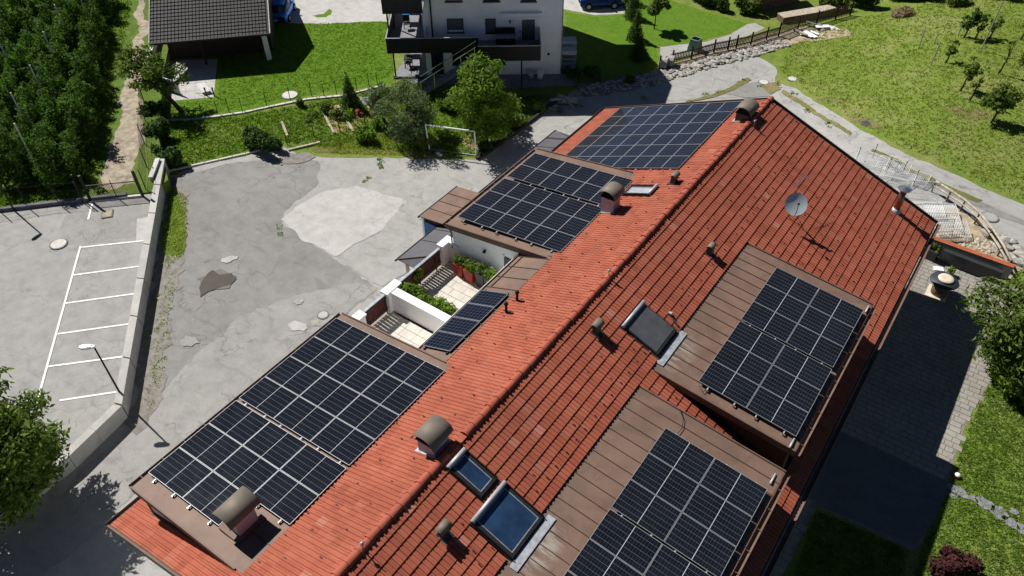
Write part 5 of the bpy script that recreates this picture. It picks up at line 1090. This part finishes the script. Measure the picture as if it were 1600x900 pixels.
# outside stair
e = empty('outside_stair', H(8, 2.6, 0), 'grey metal stair climbing from the garden to the balcony', 'stair'); n = 14
for i in range(n): u = 10.3-i*.29; z = .1+i*.19; hbox_(u-.28, u, 2.05, 2.95, z, z+.04, 'tread', 'flash')
for w in (2.02, 2.98): MB().bar(H(10.4, w, .0), H(6.2, w, 2.72), .05, .2).build('stringer', 'slab', e); MB().bar(H(10.5, w, 1.0), H(6.3, w, 3.75), .05, .05).build('handrail', 'steel', e)
for i in range(5): u = 10.4-i*1.0; z = .0+i*.66; hbox_(u-.03, u+.03, 2.95, 3.01, z, z+1.0, 'rail_post', 'steel')
# stacked frames at the corner, small tubs
e = empty('shelf_stack', H(-.6, -.6, 0), 'tall stack of blue grey shelves and covers at the right corner of the white house', 'shelf')
for z in (.35, .75, 1.15, 1.5): hbox_(-1.15, -.1, -.9, -.1, z, z+.05, 'shelf', 'flash')
hbox_(-1.15, -.08, -.92, -.08, 1.551, 1.85, 'cover', 'flash'); hbox_(-1.2, -.1, -1.9, -1.1, 0, 2.1, 'cabinet', 'flash')
for u in (-1.14, -.12): hbox_(u-.02, u+.02, -.14, -.1, 0, 1.55, 'upright', 'steel')
for u, m_, lab in ((2.35, 'flash', 'grey tub standing under the balcony of the white house'), (1.6, 'white', 'pale tub by the foot of the white house wall')):
    c = H(u, .6, .02); e = empty('tub', c, lab, 'tub', 'tubs by the house wall'); MB().lathe(c, [(.22, 0), (.28, .5)], 14).build('body', m_, e, True); MB().lathe(c+Vector((0, 0, .5)), [(.30, 0), (.30, .04)], 14).build('rim', m_, e)

# ------------------------------------------------------------------ carport with dark tiles, its patio and the cars
c0, c1_ = Z(245, 68, 2.4), Z(421, 53, 2.4); cd = (c1_-c0).normalized(); cu = Vector((-cd.y, cd.x, 0)); c0 = c0-cd*.5; CL = (c1_-c0).length
cp = empty('carport', c0.xy.to_3d(), 'low building with dark grey tiled roof at the top left', 'building')
Kp = lambda a, b, z: Vector((c0.x, c0.y, 0))+cd*a+cu*b+Vector((0, 0, z)); sl_ = .44
zr = lambda b: 2.4+(b if b < 6 else 12-b)*sl_
rf = MB().hexa([Kp(0, 0, 2.26), Kp(CL, 0, 2.26), Kp(CL, 6, 2.26+6*sl_), Kp(0, 6, 2.26+6*sl_), Kp(0, 0, 2.36), Kp(CL, 0, 2.36), Kp(CL, 6, 2.36+6*sl_), Kp(0, 6, 2.36+6*sl_)]).build('roof', 'darkwood', cp)
MB().hexa([Kp(0, 6.01, 2.26+6*sl_), Kp(CL, 6.01, 2.26+6*sl_), Kp(CL, 12, 2.26), Kp(0, 12, 2.26), Kp(0, 6.01, 2.38+6*sl_), Kp(CL, 6.01, 2.38+6*sl_), Kp(CL, 12, 2.38), Kp(0, 12, 2.38)]).build('roof_slope', 'rooftile2', rf)
tm = MB(); nx, ny = int(CL/.26), 19; ti = []
for i in range(nx):
    for j in range(ny):
        a, b = i*.26, j*.32; lift = random.uniform(0, .01)
        P = []
        for (u, v, z) in ((0, 0, .05), (.245, 0, .05), (.245, .33, .0), (0, .33, .0)): P.append(Kp(a+u, b+v, 2.37+(b+v)*sl_+z*.5))
        for (u, v, z) in ((.02, 0, .085), (.225, 0, .085), (.225, .33, .03), (.02, .33, .03)): P.append(Kp(a+u, b+v, 2.37+(b+v)*sl_+z*.9+lift))
        ti.append(P)
ti.sort(key=lambda P: (P[0]-CAM).length)
for k, P in enumerate(ti):
    if k < 300: MB().hexa(P).build('roof_tile', 'rooftile2', rf)
    else: tm.hexa(P)
tag(tm.build('roof_tiles', 'rooftile2', rf), kind='stuff')
MB().bar(Kp(0, -.03, 2.38), Kp(CL, -.03, 2.38), .10, .14).build('gutter', 'black', cp); MB().bar(Kp(-.04, 0, 2.42), Kp(-.04, 6, 2.42+6*sl_), .06, .14).build('verge_board', 'cover', cp); MB().bar(Kp(CL+.04, 0, 2.42), Kp(CL+.04, 6, 2.42+6*sl_), .06, .14).build('verge_board', 'flash', cp)
MB().hexa([Kp(.6, 2.2, 0), Kp(CL-.3, 2.2, 0), Kp(CL-.3, 10, 0), Kp(.6, 10, 0), Kp(.6, 2.2, 2.9), Kp(CL-.3, 2.2, 2.9), Kp(CL-.3, 10, 2.9), Kp(.6, 10, 2.9)]).build('wall', 'darkwood', cp)
MB().box(Kp(CL-.55, .75, 1.15), (.35, .35, 2.3), math.atan2(cd.y, cd.x)).build('post', 'white', cp); MB().box(Kp(3.4, .75, 1.15), (.15, .15, 2.3), math.atan2(cd.y, cd.x)).build('post', 'darkwood', cp)
for i, (a, z) in enumerate(((2.8, 1.9), (3.2, 1.5))): MB().box(Kp(a, 2.15, z), (.5, .06, .06), math.atan2(cd.y, cd.x)).build('door_handle', 'flash', cp)
e = empty('white_screen', G(262, 136), 'small white screen on the patio behind the gnarled tree', 'screen'); a, b = G(258, 140), G(283, 148); MB().bar(a+Vector((0, 0, .55)), b+Vector((0, 0, .55)), .06, 1.0).build('panel', 'white', e); MB().bar(a+Vector((0, 0, .03)), b+Vector((0, 0, .03)), .3, .05).build('foot', 'flash', e)
b = G(318, 146); e = empty('sun_lounger', b, 'pale striped deck chair on the patio slabs before the carport', 'deck chair'); rz = .3
for i in range(9): p = b+Vector((-.45+i*.10, .25-i*.02, .55-i*.035)); MB().bar(p+Vector((.15, .28, 0)), p+Vector((-.15, -.28, 0)), .07, .02).build('slat', 'white', e)
for s_ in (-1, 1): MB().bar(b+Vector((-.5, .3*s_, .02)), b+Vector((.45, .3*s_, .3)), .03, .03).build('leg', 'darkgrey', e)
for px, py, lab in ((319, 147, 'short dark post on the patio edge, left of two'), (331, 147, 'short dark post on the patio edge, right of two')):
    b = G(px+4, py+3); e = empty('garden_light', b, lab, 'garden light', 'garden lights'); MB().tube([b, b+Vector((0, 0, .6))], .05, 7).build('stem', 'black', e); MB().lathe(b+Vector((0, 0, .6)), [(.07, 0), (.07, .08)], 8).build('cap', 'black', e)
e = empty('white_board', G(231, 95), 'narrow white boarded strip beside the track fence, behind the gnarled tree', 'board'); a, b = Z(231, 95, 1.5), Z(242, 53, 1.5); d = (b-a)/3
for i in range(3): MB().bar(a+d*i-Vector((0, 0, .3)), a+d*(i+.98)-Vector((0, 0, .3)), .22, .6).build('panel', 'white', e)
for p in (a, b): MB().bb(p.x-.05, p.y-.05, 0, p.x+.05, p.y+.05, 1.19).build('post', 'flash', e)
def car(c, ang, L, w, hz, m, label):
    e = empty('parked_car', c, label, 'car', 'blue parked cars'); ca, sa = math.cos(ang), math.sin(ang); T = lambda x, y, z: c+Vector((x*ca-y*sa, x*sa+y*ca, z))
    def loft(sec, name, mm):
        k = MB(); n = len(sec[0][1]); vs = []
        for x, pr_ in sec: vs += [T(x, y, z) for y, z in pr_]
        fs = [(i*n+j, i*n+j+1, (i+1)*n+j+1, (i+1)*n+j) for i in range(len(sec)-1) for j in range(n-1)]+[tuple(range(n)), tuple(range((len(sec)-1)*n, len(sec)*n))[::-1]]
        return k.add(vs, fs).build(name, mm, e, True)
    def pr1(y, zt, zb=.25): return [(-y*.96, zb), (-y, zb+.15), (-y, zt-.12), (-y*.93, zt), (-y*.4, zt+.03), (y*.4, zt+.03), (y*.93, zt), (y, zt-.12), (y, zb+.15), (y*.96, zb)]
    a = L/2; W2 = w/2
    loft([(-a, pr1(W2*.82, .62, .35)), (-a+.12, pr1(W2*.95, .78)), (-a+.9, pr1(W2, .92)), (0, pr1(W2, .95)), (a-.6, pr1(W2, .97)), (a-.1, pr1(W2*.93, .92)), (a, pr1(W2*.82, .7, .35))], 'body', m)
    def pr2(y, zt, zb=.93): return [(-y, zb), (-y*.86, zt-.05), (-y*.75, zt), (y*.75, zt), (y*.86, zt-.05), (y, zb)]
    loft([(-a+.95, pr2(W2*.88, .97)), (-a+1.5, pr2(W2*.9, hz-.05)), (0.1, pr2(W2*.92, hz)), (a-.75, pr2(W2*.9, hz-.05)), (a-.25, pr2(W2*.85, 1.0))], 'window_band', 'winglass')
    MB().hexa([T(-a+1.55, -W2*.68, hz-.045), T(a-.8, -W2*.68, hz-.045), T(a-.8, W2*.68, hz-.045), T(-a+1.55, W2*.68, hz-.045), T(-a+1.6, -W2*.66, hz+.012), T(a-.85, -W2*.66, hz+.012), T(a-.85, W2*.66, hz+.012), T(-a+1.6, W2*.66, hz+.012)]).build('roof_panel', m, e)
    for x in (-a+.72, a-.72):
        for y in (-W2+.02, W2-.02):
            wv = MB().tube([T(x, y-.09, .31), T(x, y+.09, .31)], .31, 16).build('wheel', 'tyre', e); MB().tube([T(x, y-.1, .31), T(x, y+.1, .31)], .18, 12).build('rim', 'alu', wv)
    for y in (-W2*.62, W2*.62): MB().hexa([T(-a+.02, y-.16, .58), T(-a+.22, y-.16, .62), T(-a+.22, y+.16, .62), T(-a+.02, y+.16, .58), T(-a+.04, y-.15, .70), T(-a+.24, y-.15, .77), T(-a+.24, y+.15, .77), T(-a+.04, y+.15, .70)]).build('headlight', 'lamp', e)
    for y in (-W2-.07, W2+.07): MB().box(T(-a+1.25, y, .98), (.14, .18, .12), ang).build('mirror', m, e)
    MB().hexa([T(-a-.012, -.25, .40), T(-a+.01, -.25, .40), T(-a+.01, .25, .40), T(-a-.012, .25, .40), T(-a-.012, -.25, .52), T(-a+.01, -.25, .52), T(-a+.01, .25, .52), T(-a-.012, .25, .52)]).build('number_plate', 'white', e)
car(G(442, 25), math.radians(180+(126)), 3.7, 1.66, 1.48, 'carblue', 'bright blue small car parked nose towards the lawn beside the carport')
car(G(937, 9), math.atan2(hd.y, hd.x)+.08, 3.7, 1.66, 1.45, 'carnavy', 'dark blue small car parked side on beyond the white house lawn')

# ------------------------------------------------------------------ trees, shrubs and plants
def T3(p, dz=0.0): return Vector((p[0], p[1], h(p[0])+dz))
tree('broadleaf_tree', (-17.9, 2.7, 0), 5.9, 3.2, 16500, .14, 'leafmid', 'big leafy tree at the lower left corner, in front of the car park wall', k=30, seed=11, r0=.18, lo=.22, squash=.75, asp=.42)
tree('broadleaf_tree', G(760, 224), 6.1, 2.35, 14000, .13, 'leafyellow', 'bright green tree between the football goal and the white house', k=26, seed=5, r0=.16, lo=.22, squash=.9, asp=.4)
tree('broadleaf_tree', (14.35, 30.5, 2.6), 4.7, 3.15, 15500, .14, 'leafmid', 'large green tree overhanging the patio at the right edge', k=26, seed=21, r0=.16, lo=.3, squash=.8, asp=.35)
bush('hedge_bush', G(1585, 615), 1.5, 1.1, 1.7, 4200, .085, 'leafyellow', 'yellow green bush below the large tree at the right edge')
tree('olive_tree', G(640, 222), 4.3, 2.2, 7500, .11, 'leafgrey', 'grey green bushy tree at the edge of the vegetable garden', k=18, seed=8, lo=.2, squash=.9, asp=.3)
tree('olive_tree', G(600, 190), 3.4, 1.5, 2600, .11, 'leafgrey', 'smaller grey green tree left of the bushy one, by the bed cover', k=10, seed=18, lo=.3, asp=.3)
tree('gnarled_tree', G(284, 174), 4.9, 2.2, 3400, .12, 'leafmid', 'gnarled leaning tree in front of the carport patio', k=15, seed=31, r0=.17, lean=(-1.9, -.9), lo=.40, squash=.6, kl=8, asp=.5)
tree('young_tree', G(1022, 45), 3.4, 1.2, 2600, .12, 'leafmid', 'small round tree on the mown lawn beyond the road', k=11, seed=9, r0=.06, lo=.4)
def conifer(b, hz, r_, n, mat, label, name='conifer', group=None):
    e = empty(name, b, label, 'shrub', group); bl = [(0, 0, hz*(.08+.88*i/7), r_*(1-i/8.2), r_*(1-i/8.2), hz*.13) for i in range(8)]; V, F_ = leaves(bl, n, .09, asp=.3); link('foliage', mesh_np('foliage', V, F_, mat), e)
    m = MB().tube([(0, 0, 0), (0, 0, hz*.9)], [.05, .01], 6); o = m.build('trunk', 'bark', None); o.parent = e; return e
conifer(G(549, 168), 2.6, .85, 2400, 'leafhedge', 'dark conical conifer at the fence of the vegetable beds')
for i, (px, py, hz, r_) in enumerate([(988, 28, 2.6, .9), (992, 62, 2.4, .8), (998, 92, 2.0, .9), (976, 2, 3.2, 1.2)]): conifer(G(px, py), hz, r_, 2200, 'leafhedge', 'dark shrub in the row dividing the two lawns, %s from the road' % ['third', 'second', 'first', 'fourth'][i], 'dividing_shrub', 'dark shrubs between the lawns')
BU = [(410, 232, 1.7, 1.0, 1.5, 2600, .12, 'leafhedge', 'dark wide bush at the garden edge beside the yard'), (470, 166, .5, .4, .8, 500, .08, 'leafmid', 'small green bush by the lawn fence'), (268, 255, 1.3, .9, 1.5, 1600, .12, 'leafhedge', 'dark bush behind the far end of the concrete wall'),
      (250, 220, 1.2, 1.1, 1.7, 1700, .12, 'leafhedge', 'dark bush beside the track fence, middle'), (246, 188, 1.3, 1.0, 1.6, 1600, .12, 'leafhedge', 'dark bush beside the track fence, beneath the gnarled tree'), (572, 222, .9, .7, 1.2, 1100, .10, 'leafyellow', 'yellow green bush at the right end of the low garden rail'),
      (700, 170, 1.2, .9, 1.2, 1500, .10, 'leafyellow', 'yellow flowering bush behind the grey green tree'), (660, 232, 1.3, .8, 1.1, 1500, .10, 'leafmid', 'low bush left of the football goal'), (800, 196, 1.5, 1.0, 1.3, 2000, .11, 'leafmid', 'leafy bush on the kerb right of the bright green tree'),
      (760, 236, .7, .5, .8, 700, .09, 'leafhedge', 'small dark bush behind the right goal post'), (838, 172, .9, .6, .8, 800, .09, 'leafyellow', 'low bush near the bend of the garden kerb'), (700, 215, 1.0, .7, .7, 900, .10, 'leafyellow', 'low leafy growth seen through the goal frame'),
      (893, 122, .8, .6, 1.0, 900, .10, 'leafhedge', 'dark bush at the right corner of the white house'), (925, 120, 1.0, .6, .9, 900, .10, 'leafhedge', 'dark bush above the shaded stone bank'), (1090, 3, 1.6, 1.0, 1.5, 1600, .14, 'leafmid', 'leafy bush at the top edge, left of the shed'),
      (1128, 14, 1.5, .9, 1.4, 1500, .14, 'leafhedge', 'darker bush at the top edge beside the shed'), (1166, 20, 1.3, .9, 1.6, 1500, .14, 'leafmid', 'tall bush against the left end of the shed'), (1300, 14, 1.5, 1.0, 1.4, 1500, .13, 'leafmid', 'leafy bush at the upper end of the plank fence'),
      (1345, 10, 1.8, 1.2, 2.4, 2200, .15, 'leafhedge', 'tall dark bush left of the compost heap'), (1385, -4, 2.0, 1.2, 2.8, 2400, .15, 'leafhedge', 'tall dark bush behind the compost heap'), (1440, 0, 1.9, 1.2, 2.2, 2200, .15, 'leafhedge', 'dark bush right of the compost heap'),
      (1490, 8, 1.3, 1.0, 1.4, 1200, .13, 'leafmid', 'green bush at the top edge behind the tall pale stake'), (1560, -4, 1.5, 1.0, 1.6, 1300, .13, 'leafhedge', 'dark bush at the top right corner'), (1486, 893, .85, .75, .85, 2600, .085, 'purple', 'dark purple leaved shrub at the bottom edge of the lawn'), (985, 132, .6, .4, .7, 500, .09, 'leafhedge', 'small dark bush above the rubble edge')]
for i, a in enumerate(BU): bush('garden_bush', G(a[0], a[1]), *a[2:8], a[8], seed=40+i)
for i, (px, py, rx, ry, hz, mat, lab) in enumerate([(510, 178, .25, .9, .9, 'leafmid', 'row of tall green vegetables in the first bed'), (526, 186, .22, .9, 1.0, 'leafmid', 'row of tall green vegetables in the second bed'), (545, 185, .9, .45, .5, 'leafyellow', 'leafy flower bed plants below the dark conifer'), (562, 180, .4, .3, .5, 'flower', 'red and pink flowers in the bed below the conifer'), (484, 185, .8, .6, .3, 'leafmid', 'low pale vegetable plants in the grass bed'), (590, 200, .7, .5, .9, 'leafyellow', 'yellow green plants between the rail and the bushy tree')]):
    bush('bed_plants', G(px, py), rx, ry, hz, 420, .07, mat, lab, 'plants', None, 70+i, 6, -.9)
# terrace pots and the planting on the divider
def pot(c, w, hz, m, label, leaf, n=210, lh=.26):
    e = empty('tall_planter', c, label, 'planter', 'planters on the terrace'); P = [(c.x-w*.34, c.y-w*.34), (c.x+w*.34, c.y-w*.34), (c.x+w*.34, c.y+w*.34), (c.x-w*.34, c.y+w*.34)]; Q = [(c.x+(p[0]-c.x)*1.45, c.y+(p[1]-c.y)*1.45) for p in P]
    MB().hexa([(*p, c.z) for p in P]+[(*p, c.z+hz) for p in Q]).build('pot', m, e); MB().prism([(c.x+(p[0]-c.x)*1.25, c.y+(p[1]-c.y)*1.25) for p in P], c.z+hz-.05, c.z+hz+.004).build('soil', 'darkwood', e)
    V, F_ = leaves([(0, 0, hz+lh*.6, w*.75, w*.6, lh), (.02, -.02, hz+lh*.55, w*.72, w*.6, lh*.9)], n, .07); link('plant', mesh_np('plant', V, F_, leaf), e)
for x, y, w, hz, m_, leaf, lab in ((-7.35, 19.0, .50, .70, 'red', 'leafmid', 'red planter at the back of the terrace, leftmost'), (-6.75, 18.95, .52, .70, 'red', 'leafyellow', 'red planter at the back of the terrace, second from left'), (-6.15, 18.95, .46, .85, 'darkgrey', 'leafmid', 'dark tall planter beside the second red planter'), (-5.55, 18.85, .50, .9, 'darkgrey', 'leafyellow', 'dark tall planter nearest the terrace door')):
    pot(Vector((x, y, FZ)), w, hz, m_, lab, leaf)
e = empty('planter_hedge', (-7, 16.1, FZ), 'long bright green planting trained along the white divider wall of the terrace', 'hedge')
V, F_ = leaves([(-.95+i*.42, .18+.06*math.sin(i*2), .86+.08*math.sin(i*1.7), .34, .30, .34) for i in range(8)], 2200, .075); link('foliage', mesh_np('foliage', V, F_, 'leafyellow'), e); MB().bb(-8.1, 15.99, FZ, -4.9, 16.45, FZ+.45).build('trough', 'darkgrey', e)
bush('climber', (-8.32, 17.35, FZ+.2), .16, .4, .9, 170, .08, 'leafyellow', 'climbing plant on the inside of the maroon railing', 'plant', None, 5, 4)
# meadow fruit trees, stakes
MTR = [((1500, 142), 2.5, .75, 700, 'young meadow tree with a bare dark trunk, leftmost of the near pair'), ((1514, 158), 2.7, .35, 120, 'nearly bare dark trunk beside the leftmost meadow tree'), ((1548, 192), 2.6, 1.15, 1700, 'round meadow fruit tree nearest the road at the right'), ((1560, 115), 2.7, .25, 40, 'bare leaning trunk in the meadow right of the tall stake'), ((1505, 60), 2.4, .9, 800, 'small dark meadow tree behind the pale stakes'),
       ((1522, 62), 2.2, .5, 250, 'thin young tree right of the small dark meadow tree'), ((1477, 98), 1.8, .5, 260, 'thin shrubby tree among the pale stakes'), ((1600, 120), 2.6, .9, 700, 'meadow tree cut by the right edge of the picture'), ((1594, 62), 2.4, .8, 600, 'small tree at the upper right edge of the meadow'), ((1545, 60), 1.8, .5, 250, 'low young tree below the tall pale stake')]
for i, (p, hz, r_, n, lab) in enumerate(MTR): tree('fruit_tree', G(*p), hz, r_, n, .10, 'leafmid' if i != 4 else 'leafhedge', lab, 'tree', 'young trees in the meadow', 9, 60+i, .07, (.15, .1), .35, kl=4)
for i, (b, t, lab) in enumerate([((1435, 76), (1447, 41), 'pale stake in the meadow, leftmost'), ((1454, 102), (1470, 65), 'pale stake in the meadow, nearest the road'), ((1459, 68), (1466, 52), 'short pale stake behind the leftmost two'), ((1532, 80), (1567, 3), 'tallest pale stake in the meadow'), ((1497, 55), (1502, 42), 'short pale stake beside the dark meadow tree')]):
    B = G(*b); k = ((B-CAM).x*ray(*t).x+(B-CAM).y*ray(*t).y)/(ray(*t).x**2+ray(*t).y**2); tp = CAM+ray(*t)*k; o = MB().tube([B-Vector((0, 0, .1)), Vector((tp.x, tp.y, tp.z))], .045, 7).build('stake', 'alu', None); tag(o, lab, 'stake', 'pale stakes in the meadow')
# the orchard
protos = []
for i in range(6):
    bl = [(random.uniform(-.3, .3), random.uniform(-.3, .3), 2.7*q, random.uniform(.50, .80)*(1.25-.75*q), random.uniform(.5, .8)*(1.25-.75*q), .36) for q in (.2, .32, .44, .54, .64, .74, .85, .97)]
    protos.append(tree('orchard_tree', (0, 0, -50), 2.9, .8, 1000, .105, 'leafdark', 'dark leafy fruit tree in the dense orchard rows left of the dirt track', 'fruit tree', 'orchard trees', 6, 90+i, .05, blobs=bl, kl=4, asp=.4))
ta, tb = Z(126, 285, TZ), Z(164, 0, TZ); td = (tb-ta).normalized(); tn = Vector((-td.y, td.x, 0)); used = set(); rr = random.Random(4)
_o1 = ['first', 'second', 'third', 'fourth', 'fifth', 'sixth', 'seventh', 'eighth', 'ninth', 'tenth', 'eleventh', 'twelfth', 'thirteenth', 'fourteenth', 'fifteenth', 'sixteenth', 'seventeenth', 'eighteenth', 'nineteenth', 'twentieth']
ORD = _o1+['twenty-'+q for q in _o1[:9]]+['thirtieth']+['thirty-'+q for q in _o1[:9]]+['fortieth']+['forty-'+q for q in _o1[:9]]; cnt = [0]*20
pk_ = [[(k, []) for k in kids(o)] for o in protos]
for row in range(14):
    s = -14.0
    while s < 40:
        p = ta+td*s+tn*(row*1.45+rr.uniform(-.35, .35)); s += rr.uniform(.85, 1.25); v0 = vis_px(p); v1 = vis_px(p+Vector((0, 0, 3.3)))
        if v0[0] < -60 or v1[1] < -60 or v0[1] > 292-max(0, 0) or v1[1] > 300 or v0[0] > 178: continue
        if min(v0[1], v1[1]) < -40 and max(v0[1], v1[1]) < -5: continue
        i = rr.randrange(6); sc_ = rr.uniform(.75, 1.25)
        lab = 'leafy orchard tree, %s row from the track, %s from the car park' % (ORD[row], ORD[cnt[row]]); cnt[row] += 1
        if i not in used: o = protos[i]; used.add(i); o['label'] = lab; o.location = p; o.rotation_euler = (0, 0, rr.uniform(0, 6.2)); o.scale = (sc_,)*3
        else: c = copy_tree(protos[i], p, rr.uniform(0, 6.2), sc_, pk_[i]); c['label'] = lab
for i, (px, py) in enumerate([(62, 205), (88, 160), (70, 255), (105, 105), (120, 60), (25, 40), (150, 30), (40, 120)]):
    b = Z(px, py+30, TZ); o = MB().tube([b, b+Vector((0, 0, 4.2))], .05, 7).build('orchard_post', 'cover', None); tag(o, 'pale concrete post standing up between the orchard trees', 'post', 'orchard posts')
# grass blades
def blades(name, poly, n, hgt, w, mat, z=None, lab='short grass', holes=()):
    P = [Vector((p.x, p.y, 0)) for p in poly]; x0, x1 = min(p.x for p in P), max(p.x for p in P); y0, y1 = min(p.y for p in P), max(p.y for p in P)
    X = rng.uniform(x0, x1, n*2); Y = rng.uniform(y0, y1, n*2); ins = np.zeros(len(X), bool); j = len(P)-1
    for i in range(len(P)):
        a, b = P[i], P[j]; cnd = ((a.y > Y) != (b.y > Y)) & (X < (b.x-a.x)*(Y-a.y)/((b.y-a.y) or 1e-9)+a.x); ins ^= cnd; j = i
    X, Y = X[ins], Y[ins]; m = len(X); hx = np.interp(X, np.arange(-7, 9), np.array(_hn)) if z is None else np.full(m, z)
    V = []; K = 4
    for k in range(K):
        a = rng.uniform(0, 2*PI, m); l = hgt*rng.uniform(.5, 1.3, m); cx, cy = X+rng.normal(0, w*1.5, m), Y+rng.normal(0, w*1.5, m); s = w*rng.uniform(.5, 1.2, m); le = rng.uniform(0, 2*PI, m)
        V.append(np.stack([np.stack([cx-np.cos(a)*s, cy-np.sin(a)*s, hx], 1), np.stack([cx+np.cos(a)*s, cy+np.sin(a)*s, hx], 1), np.stack([cx+np.cos(le)*l*.6, cy+np.sin(le)*l*.6, hx+l], 1)], 1))
    V = np.concatenate(V).reshape(-1, 3); o = link(name, mesh_np(name, V, np.arange(len(V)).reshape(-1, 3), mat)); tag(o, lab, 'grass', None, 'stuff')
blades('meadow_grass', GP([(1215, 106), (1240, 68), (1330, 30), (1500, -5), (1640, -10), (1640, 325), (1540, 288), (1400, 226), (1290, 160)]), 7000, .10, .05, 'blade2', None, 'tousled dry and green grass of the meadow beyond the road')
blades('lawn_grass', GP([(1640, 510), (1560, 570), (1526, 640), (1500, 705), (1485, 770), (1440, 860), (1420, 930), (1640, 930), (1640, 560)]), 8000, .07, .028, 'blade', None, 'lawn grass beside the patio')
blades('shaded_lawn_grass', GP([(1275, 798), (1420, 860), (1400, 930), (1230, 930)]), 2500, .06, .028, 'blade', None, 'shaded lawn grass below the patio')
blades('garden_grass', GP([(240, 190), (380, 182), (500, 160), (600, 140), (800, 150), (862, 150), (830, 186), (765, 230), (745, 244), (600, 234), (520, 232), (440, 222), (300, 255), (262, 264)]), 11000, .16, .045, 'blade', None, 'long grass of the garden behind the yard')
blades('track_grass', [Z(*p, TZ) for p in [(150, 290), (176, 190), (176, 120), (195, 60), (208, 0), (180, -10), (150, 100), (120, 200), (110, 290)]], 5000, .14, .045, 'blade', TZ, 'grass between the orchard and the dirt track')
blades('kerb_grass', [Z(*p, TZ) for p in [(-20, 325), (60, 312), (130, 305), (140, 282), (0, 300), (-20, 300)]], 3000, .18, .05, 'blade', TZ, 'grass behind the car park kerb')
blades('mown_grass', GP([(345, 90), (350, 70), (420, 38), (606, 34), (616, 120), (480, 148), (300, 182), (240, 178), (250, 164), (340, 155)]), 9000, .06, .04, 'blade', None, 'short mown grass of the lawn beyond the fence')
blades('verge_grass', GP([(268, 290), (292, 310), (292, 350), (288, 395), (262, 420), (250, 380)]), 1500, .12, .04, 'blade2', None, 'grassy verge at the foot of the concrete wall')
blades('verge_grass', GP([(262, 420), (275, 430), (262, 560), (240, 640), (225, 660), (235, 560)]), 700, .10, .04, 'blade2', None, 'thin weeds along the concrete wall')
blades('verge_grass', GP([(500, 228), (560, 208), (640, 214), (690, 227), (700, 244), (600, 242), (520, 240)]), 2500, .09, .04, 'blade2', None, 'dry grass in front of the low garden rail')
# small litter and weeds that break up the yard
rr = random.Random(12); wb = []
for i, (px, py) in enumerate([(583, 228), (592, 262), (575, 285), (440, 358), (706, 248), (600, 250), (245, 470), (232, 520), (262, 332), (905, 165), (1010, 156), (1105, 150), (1130, 145), (1160, 128), (1240, 150), (1270, 172), (1300, 195), (1190, 137), (1216, 134), (1405, 258), (1450, 280)]):
    c = G(px, py)
    for k in range(3): wb.append((c.x+rr.uniform(-.4, .4), c.y+rr.uniform(-.4, .4), c.z+.03, .22, .22, .07))
V, F_ = leaves(wb, 1400, .06); o = link('weeds', mesh_np('weeds', V, F_, 'blade')); tag(o, 'small weeds growing in cracks of the yard and road', 'weeds', None, 'stuff')
